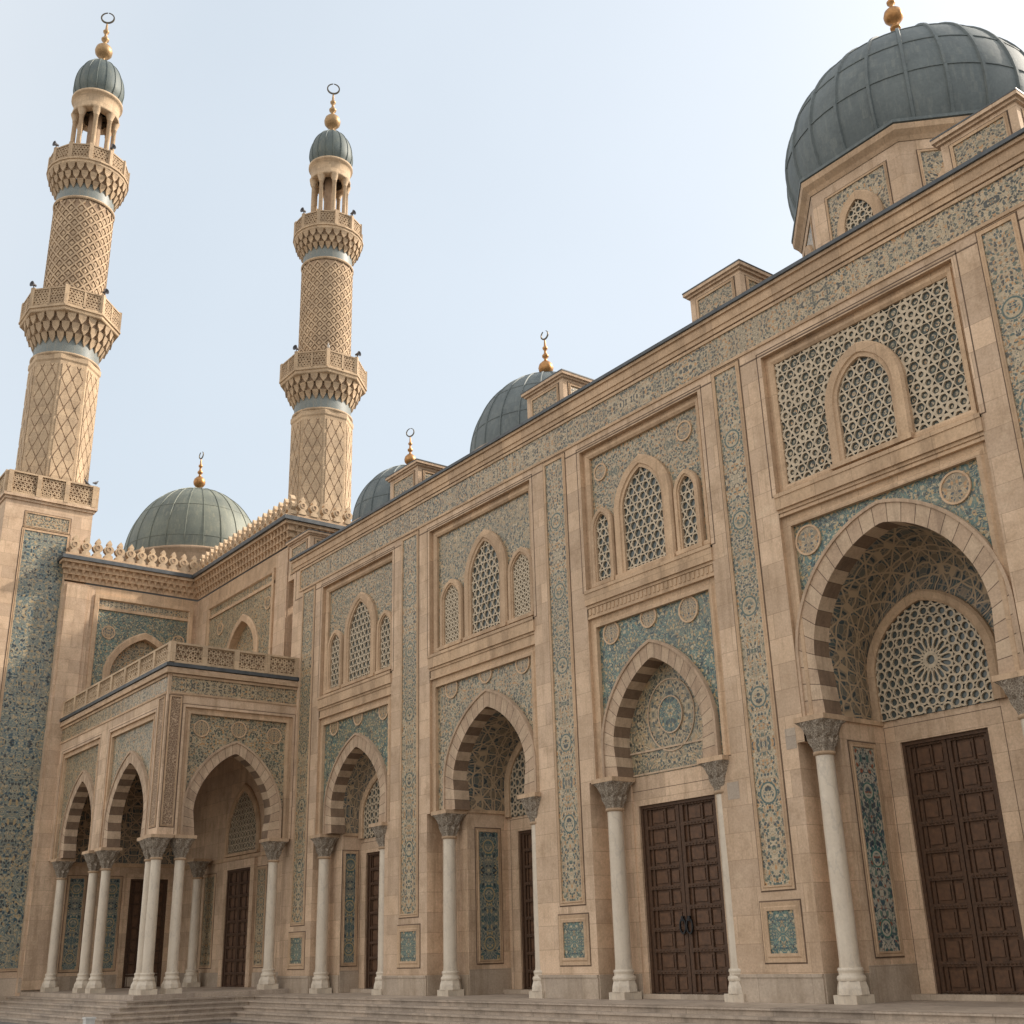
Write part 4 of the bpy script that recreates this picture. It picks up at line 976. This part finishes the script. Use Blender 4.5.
mb = MB(WORLD); mb.box(-47.3, -36.0, -4.65, .64, 9.86, 9.95); mb.build('roof', [STONE], porch)
for F, arcs, zt in ((PF, FA, 8.66), (PE, [EA], 8.72)):
    for cx, wd, (a, b) in arcs:
        hh = 1.86 if F is PF else 1.9
        mb = MB(F); mb.sweep([(a, ZS), (a, zt), (b, zt), (b, ZS)], [(0, 0), (0, -.07), (-.12, -.07), (-.12, -.02), (-.2, -.02), (-.2, -.12)], False); groove_shade(mb, a-.08, b+.08, ZS+.05, zt+.08, 0, .022, 1, False)
        mb.build('spandrel_moulding', [TRIM, JOINT_AND_SHADE], porch)
        mb = MB(F); mb.uc = cx; plate_over(mb, arch(cx, wd, ZS, 5.45, hh, .34, 18), a+.18, b-.18, zt-.1, -.12); mb.build('spandrel', [T_GREY], porch)
        voussoirs(F, cx, wd, ZS, 5.45, hh, .35, -.04, -.5, porch, 25)
for y, z in ((-3.3, 8.08), (-2.0, 8.15), (-.72, 8.05)): medallion(PE, y, z, .29, -.12, porch)
tile_strip(PE, -4.42, -4.10, 5.0, 9.0, 0, porch, CARVED, 'carved_strip', .05)
tile_strip(PF, -36.75, -36.3, 5.0, 9.0, 0, porch, CARVED, 'carved_strip', .05)
for F, a, b in ((PF, -47.2, -36.2), (PE, -4.45, .1)):
    mb = MB(F); mb.poly([(a, .006, 9.17), (b, .006, 9.17), (b, .006, 9.66), (a, .006, 9.66)], 0, [(-.24, a), (-.24, b), (.24, b), (.24, a)])
    mb.box(a, b, 0, .03, 9.10, 9.17, 1); mb.box(a, b, 0, .05, 9.66, 9.74, 1); mb.build('frieze', [T_FRIEZE, TRIM], porch)
mb = MB(PF); mb.box(-47.3, -35.98, -.3, .12, 9.76, 9.86); mb.F = PE; mb.box(-4.25, .0, -.3, .12, 9.76, 9.86); co = mb.build('cornice', [TRIM], porch)
mb = MB(PF); mb.box(-47.3, -35.94, -.35, .16, 9.97, 10.08); mb.F = PE; mb.box(-4.2, .05, -.35, .16, 9.97, 10.08); mb.build('capping', [LEAD], co)
# balustrade
def balustrade(F, a, b, z0, z1, n, parent, d=0.0, s=.17, posts=(True, True)):
    mb = MB(F); pw = .09
    for i in range(n+1):
        if i == 0 and not posts[0] or i == n and not posts[1]: continue
        x = a+(b-a)*i/n; mb.box(x-pw, x+pw, d-.09, d+.09, z0, z1)
    mb.box(a, b, d-.07, d+.07, z0, z0+.08); mb.box(a, b, d-.085, d+.085, z1-.07, z1)
    o = mb.build('balustrade', [MINST], parent)
    mb = MB(F)
    for i in range(n):
        x0 = a+(b-a)*i/n+pw; x1 = a+(b-a)*(i+1)/n-pw
        lattice(mb, rectpts(x0, x1, z0+.08, z1-.07), d-.03, d+.03, s, .60, 0, .15)
        mb.box(x0, x1, d-.045, d-.035, z0+.08, z1-.07, 1)
    mb.build('carved_panel', [MINST, MINDK], o)
    return o
balustrade(PF, -47.1, -36.0, 10.1, 10.78, 8, porch, .0)
balustrade(PE, -4.55, -.05, 10.1, 10.78, 4, porch, .02)
for u in (-46.05, -42.42, -41.12, -37.05): column(PF, u, -.22, .13, ZS, porch, .165)
for u in (-4.42, -3.66, -.5): column(PE, u, -.22, .13, ZS, porch, .165)

# ================================================================== MINARETS
def minaret(c, H, tw, label, rt, loc_z, tip_rot, birds=()):
    """H: heights keyed by feature"""
    root = thing('minaret', (c[0], c[1], loc_z), label, 'minaret', 'minarets of the mosque')
    r1, r2, rb1, rb2, rd = H['r1'], H['r2'], H['rb1'], H['rb2'], H['rd']
    zb = H['zb']; zn = H['ringlo']
    # lower octagonal shaft with interlaced panels
    a8 = PI/8; cr = r1/math.cos(PI/8)*.98
    mb = MB(WORLD); lathe(mb, c, [(cr*1.08, zb), (cr*1.08, zb+.35), (cr, zb+.45), (cr, zn-.30), (cr*1.03, zn-.22), (cr*1.03, zn)], 8, 0, False, a8)
    sh = mb.build('lower_shaft', [MINST], root)
    mb = MB(WORLD); apo = cr*math.cos(PI/8); side = 2*cr*math.sin(PI/8)
    for q in range(8):
        t = PI/4*q; F = Frame((c[0]+apo*math.cos(t), c[1]+apo*math.sin(t), 0), (-math.sin(t), math.cos(t), 0), (math.cos(t), math.sin(t), 0)); mb.F = F
        z0, z1 = zb+.6, zn-.45; hw = side/2-.10; P = .95
        conv = rectpts(-hw, hw, z0, z1); mb.rect(-hw, hw, z0, z1, .006, 1)
        nrow = int((z1-z0)/(P/2))+2
        for r in range(nrow):
            for cc in range(-2, 3):
                x = (cc+(r % 2)*.5)*hw*.98; zz = z0+r*P/2; k = 12
                pts = []
                for i in range(k):
                    an = -2*PI*i/k; ca, sa = math.cos(an), math.sin(an)
                    rr = (abs(ca)**1.15+abs(sa)**1.15)**(-1/1.15)
                    pts.append((x+hw*.405*rr*ca, zz+P*.425*rr*sa))
                q_ = clip(pts, conv)
                if len(q_) > 2:
                    mb.poly([(a, .035, b) for a, b in q_], 0)
                    for i in range(len(q_)):
                        p1, p2 = q_[i], q_[(i+1) % len(q_)]; mb.poly([(p1[0], .035, p1[1]), (p2[0], .035, p2[1]), (p2[0], .006, p2[1]), (p1[0], .006, p1[1])], 0)
    mb.build('carved_panel', [MINST, MINDK], sh)
    def balcony(zn, zs, rs, rb, nside, rail):
        """zn: top of the shaft below, zs: slab level"""
        mb = MB(WORLD); a0 = PI/nside if nside < 20 else 0
        lathe(mb, c, [(rs*1.02, zn), (rs*1.06, zn+.04), (rs*1.06, zn+.12), (rs*.97, zn+.14), (rs*.97, zn+1.1)], 32, 0)
        crb = rb/math.cos(PI/nside) if nside < 20 else rb
        lathe(mb, c, [(rs*.9, zs-.30), (crb*.985, zs-.22), (crb, zs-.18), (crb, zs-.06), (crb*1.03, zs-.04), (crb*1.03, zs+.04), (crb*.96, zs+.05), (rs*.8, zs+.05)], nside, 0, False, a0)
        o = mb.build('balcony', [MINST], root)
        mb = MB(WORLD); lathe(mb, c, [(rs*.985, zn+.14), (rs*.985, zn+1.0)], 32, 0); mb.build('collar', [TEALB], o)
        mb = MB(WORLD); T = 3; zc0 = zn+.66; zc1 = zs-.2
        for k in range(T):
            z0 = zc0+(zc1-zc0)*k/T; z1 = zc0+(zc1-zc0)*(k+1)/T; ra = rs*.97+(rb-rs*.97)*(k/T)**.8; rb_ = rs*.97+(rb*.99-rs*.97)*((k+1)/T)**.8
            nb = 26
            lathe(mb, c, [(ra*.955, z0), (ra*.965, z0+(z1-z0)*.5), (rb_*.93, z1)], 32, 1, False)
            for i in range(nb):
                t = 2*PI*(i+(k % 2)*.5)/nb; dt = PI/nb*.80
                def Q(r, an, z): return (c[0]+r*math.cos(an), c[1]+r*math.sin(an), z)
                A = Q(rb_, t-dt, z1); B = Q(rb_, t+dt, z1); C_ = Q(ra*1.03, t, z0-.06); Ai = Q(rb_*.9, t-dt, z1); Bi = Q(rb_*.9, t+dt, z1)
                rm_ = ra+(rb_-ra)*.55; A2 = Q(rm_, t-dt*.86, z0+(z1-z0)*.42); B2_ = Q(rm_, t+dt*.86, z0+(z1-z0)*.42)
                mb.poly([A2, B2_, B, A]); mb.poly([C_, B2_, A2]); mb.poly([Ai, Q(ra*.9, t-dt*.2, z0), C_, A2, A]); mb.poly([B, B2_, C_, Q(ra*.9, t+dt*.2, z0), Bi])
        mb.build('corbels', [MINST, MINDK], o)
        bl = MB(WORLD); pn = MB(WORLD); zr0, zr1 = zs+.05, zs+.05+rail; np_ = 8 if nside < 20 else 12
        R0 = crb*.985 if np_ == 8 else rb*.985
        for i in range(np_):
            t0 = (PI/8 if np_ == 8 else PI/12)+2*PI*i/np_; t1 = t0+2*PI/np_
            p0 = Vector((c[0]+R0*math.cos(t0), c[1]+R0*math.sin(t0), 0)); p1 = Vector((c[0]+R0*math.cos(t1), c[1]+R0*math.sin(t1), 0))
            u = (p1-p0); l = u.length; u.normalize(); F = Frame(p0, u, (u.y, -u.x, 0)); bl.F = F; pn.F = F
            bl.box(-.09, .09, -.09, .05, zr0, zr1+.06); k2 = 2 if np_ == 8 else 1
            for j in range(1, k2): bl.box(l*j/k2-.05, l*j/k2+.05, -.07, .03, zr0, zr1)
            bl.box(.09, l-.09, -.08, .04, zr1-.07, zr1); bl.box(.09, l-.09, -.06, .03, zr0, zr0+.08)
            lattice(pn, rectpts(.09, l-.09, zr0+.08, zr1-.07), -.045, .01, .15, .6, 0, .1)
            pn.box(.09, l-.09, -.055, -.047, zr0+.08, zr1-.07, 1)
        b = bl.build('balustrade', [MINST], o); pn.build('carved_panel', [MINST, MINDK], o)
        # small horn loudspeakers at some rail corners
        for i in range(0, np_, 2 if np_ == 8 else 3):
            t0 = (PI/8 if np_ == 8 else PI/12)+2*PI*i/np_
            m = MB(WORLD); px, py = c[0]+(R0+.02)*math.cos(t0), c[1]+(R0+.02)*math.sin(t0); z = zr1+.06
            m.box(px-.02, px+.02, py-.02, py+.02, z, z+.10)
            n = 10; dx, dy = math.cos(t0), math.sin(t0)
            prev = None
            for (dd, rr) in ((-.12, .05), (-.05, .06), (.02, .07), (.12, .14), (.13, .12), (.04, .02)):
                ring = [(px+dx*dd-dy*rr*math.cos(2*PI*j/n), py+dy*dd+dx*rr*math.cos(2*PI*j/n), z+.17+rr*math.sin(2*PI*j/n)) for j in range(n)]
                if prev:
                    for j in range(n): m.poly([prev[j], prev[(j+1) % n], ring[(j+1) % n], ring[j]])
                prev = ring
            m.build('loudspeaker', [SPK], o)
        return zr1
    balcony(zn, H['bal1'], r1, rb1, 8, H['rail1'])
    # upper round shaft with a net of raised ribs
    z0, z1 = H['bal1']+.05, H['ringup']
    mb = MB(WORLD); lathe(mb, c, [(r2*1.05, z0), (r2*1.05, z0+.3), (r2*.985, z0+.35), (r2*.985, z1)], 48, 0); sh = mb.build('upper_shaft', [MINDK], root)
    mb = MB(WORLD); nh = 18; zz0, zz1 = z0+.4, z1-.1; turns = (zz1-zz0)/(2*PI*r2)*.85; S = 36
    def Q(r, t, z): return (c[0]+r*math.cos(t), c[1]+r*math.sin(t), z)
    for sg in (-1, 1):
        for i in range(nh):
            for s in range(S):
                ta = 2*PI*(i/nh+sg*turns*s/S); tb = 2*PI*(i/nh+sg*turns*(s+1)/S); za = zz0+(zz1-zz0)*s/S; zb_ = zz0+(zz1-zz0)*(s+1)/S
                hw = .055; ro = r2*1.03; ri = r2*.98
                mb.poly([Q(ro, ta, za-hw), Q(ro, tb, zb_-hw), Q(ro, tb, zb_+hw), Q(ro, ta, za+hw)]); mb.poly([Q(ri, ta, za-hw), Q(ri, tb, zb_-hw), Q(ro, tb, zb_-hw), Q(ro, ta, za-hw)]); mb.poly([Q(ro, ta, za+hw), Q(ro, tb, zb_+hw), Q(ri, tb, zb_+hw), Q(ri, ta, za+hw)])
    # lozenge bosses in the meshes
    dz = (zz1-zz0)/(turns*nh*2); rowsn = int((zz1-zz0)/dz)
    for r in range(1, rowsn):
        for i in range(nh):
            t = 2*PI*(i+.5*((r+1) % 2))/nh; z = zz0+r*dz; a = PI/nh*.46; b = dz*.50; ro = r2*1.012
            mb.poly([Q(ro, t-a, z), Q(ro, t, z-b), Q(r2*1.028, t, z)]); mb.poly([Q(ro, t, z-b), Q(ro, t+a, z), Q(r2*1.028, t, z)]); mb.poly([Q(ro, t+a, z), Q(ro, t, z+b), Q(r2*1.028, t, z)]); mb.poly([Q(ro, t, z+b), Q(ro, t-a, z), Q(r2*1.028, t, z)])
    mb.build('ribbing', [MINST], sh)
    balcony(H['ringup'], H['bal2'], r2, rb2, 24, H['rail2'])
    # lantern: ring of columns, drum and cap
    zl = H['bal2']+.05; zt = H['domering']; zcol = zt-1.0; rl = rd*.92
    mb = MB(WORLD); lathe(mb, c, [(rl*.28, zl), (rl*.28, zcol+.3)], 16, 0); mb.build('lantern_core', [MINDK], root)
    for i in range(8):
        t = PI/8+PI/4*i+.15; cc = (c[0]+rl*.84*math.cos(t), c[1]+rl*.84*math.sin(t)); mb = MB(WORLD)
        lathe(mb, cc, [(.17, zl), (.17, zl+.15), (.115, zl+.2), (.105, zcol-.4), (.13, zcol-.38), (.115, zcol-.34), (.22, zcol-.02), (.23, zcol+.08)], 14); mb.build('column', [MINST], root)
    mb = MB(WORLD); lathe(mb, c, [(rl*.62, zcol+.02), (rl*1.0, zcol), (rl*1.02, zcol+.12), (rl*.98, zcol+.16), (rl*.98, zt-.42), (rl*1.0, zt-.30), (rl*1.05, zt-.16), (rl*1.11, zt-.12), (rl*1.11, zt), (rl*.9, zt+.03)], 40, 0)
    for i in range(8):    # little pointed arches between the columns
        t = PI/4*i+.15; q = []
    mb.build('lantern_drum', [MINST], root)
    kk = (H['dtop']-zt)/1.55; R = rd; zc = zt+.42*kk
    mb = MB(WORLD); P = []
    a0 = -math.acos(.90)
    for i in range(21):
        a = a0+(PI/2-a0)*i/20; P.append((R*math.cos(a), zc+(R*math.sin(a) if a < 0 else (H['dtop']-zc)*math.sin(a))))
    P[-1] = (0, P[-1][1]); lathe(mb, c, [(R*.88, zt+.02), (R*.9, P[0][1])]+P, 48, 0)
    ribs(mb, c, P, 16, .03, .03)
    mb.build('cap_dome', [DOME_S], root)
    finial(c, H['dtop']-.02, H['fs'], root, BRONZE, 'ring', tip_rot)
    return root
H1 = dict(zb=19.2, ringlo=26.15, bal1=28.25, rail1=.92, ringup=34.4, bal2=36.3, rail2=.80, domering=40.9, dtop=43.45, r1=1.42, r2=1.32, rb1=1.98, rb2=1.82, rd=1.18, fs=1.38)
m1 = minaret((-49.12, -5.62), H1, 3.5, 'larger left minaret rising from the square tower with a tall blue tile panel', 0, 0, 1.1)
H2 = dict(zb=16.7, ringlo=25.5, bal1=27.45, rail1=.90, ringup=34.0, bal2=35.75, rail2=.80, domering=40.4, dtop=42.75, r1=1.40, r2=1.27, rb1=1.94, rb2=1.76, rd=1.14, fs=1.42)
m2 = minaret((-46.5, 6.0), H2, 3.5, 'farther minaret standing behind the crenellated corner of the roof', 0, 16.7, 1.1)
# square tower of the left minaret
TE = Frame((-47.6, 0, 0), (0, 1, 0), (1, 0, 0)); TS = Frame((0, -7.68, 0), (1, 0, 0), (0, -1, 0)); TX0, TX1, TY0, TY1 = -51.15, -47.6, -7.68, -4.15
mb = MB(WORLD); mb.box(TX0, TX1, TY0, TY1, -.75, 19.0); mb.box(TX0-.06, TX1+.06, TY0-.06, TY1+.06, 18.98, 19.1); mb.box(TX0-.14, TX1+.14, TY0-.14, TY1+.14, 19.1, 19.22)
tw = mb.build('tower', [STONE], m1)
mb = MB(WORLD); mb.box(TX0-.05, TX1+.05, TY0-.05, TY1+.05, -.75, .62); mb.build('plinth', [PLINTH], m1)
for F, cu in ((TE, -5.95), (TS, -49.35)):
    tile_strip(F, cu-.86, cu+.86, .95, 17.75, 0, tw, T_BLUE, 'tile_panel', .10); tile_strip(F, cu-.86, cu+.86, 17.95, 18.5, 0, tw, T_FRIEZE, 'tile_panel', .07)
balustrade(TE, TY0+.05, TY1-.05, 19.22, 20.2, 3, m1, .06, .16); balustrade(TS, TX0+.05, TX1-.05, 19.22, 20.2, 3, m1, .06, .16)
balustrade(Frame((TX0, 0, 0), (0, 1, 0), (-1, 0, 0)), TY0, TY1, 19.22, 20.2, 3, m1, .06, .16)
balustrade(Frame((0, TY1, 0), (1, 0, 0), (0, 1, 0)), TX0, TX1, 19.22, 20.2, 3, m1, .06, .16)

# ================================================================== SMALL THINGS
def pigeon(p, rot, mat, label):
    c, s = math.cos(rot), math.sin(rot); F = Frame(p, (c, s, 0), (-s, c, 0)); mb = MB(F)
    secs = [(-.19, .03, .012, .035), (-.10, .06, .035, .04), (-.02, .09, .062, .062), (.05, .12, .058, .065), (.10, .17, .034, .042), (.125, .215, .028, .03), (.15, .225, .022, .022), (.175, .215, .006, .006)]
    n = 10; prev = None
    for x, z, wy, hz in secs:
        ring = [(x, wy*math.cos(2*PI*j/n), z+hz*math.sin(2*PI*j/n)) for j in range(n)]
        if prev:
            for j in range(n): mb.poly([prev[j], prev[(j+1) % n], ring[(j+1) % n], ring[j]], 0, None, True)
        else: mb.poly(ring)
        prev = ring
    for y in (-.025, .025): mb.box(.0, .012, y-.006, y+.006, -.005, .05)
    o = mb.build('pigeon', [mat]); tag(o, label, 'bird', 'birds perched on the mosque'); return o
PG = plain('grey_feathers', (.09, .09, .10), .8, 0, .4, 20); PW = plain('white_feathers', (.7, .69, .66), .8, 0, .2, 20)
pigeon((-47.5, -4.2, 20.27), 2.2, PG, 'grey pigeon perched on the outer corner post of the tower railing')
pigeon((-47.55, -4.55, 20.205), -1.2, PG, 'grey pigeon perched just inside the corner post of the tower railing')
pigeon((-44.6, 5.21, 28.45), -.5, PW, 'white pigeon on the lower balcony rail of the farther minaret')
mb = MB(WORLD); x0, y0 = PX+1.75, PY-1.62
mb.box(x0-.15, x0+.15, y0-.15, y0+.15, -.65, -.55); mb.box(x0-.12, x0+.12, y0-.12, y0+.12, -.55, -.33); mb.box(x0-.14, x0+.14, y0-.14, y0+.14, -.33, -.29)
mk = mb.build('marker_post', [plain('white_painted_stone', (.62, .60, .56), .7, 0, .2, 12)]); tag(mk, 'small white stone post at the foot of the porch steps', 'stone post')
for o in bpy.data.objects:
    if '_w' in o: del o['_w']
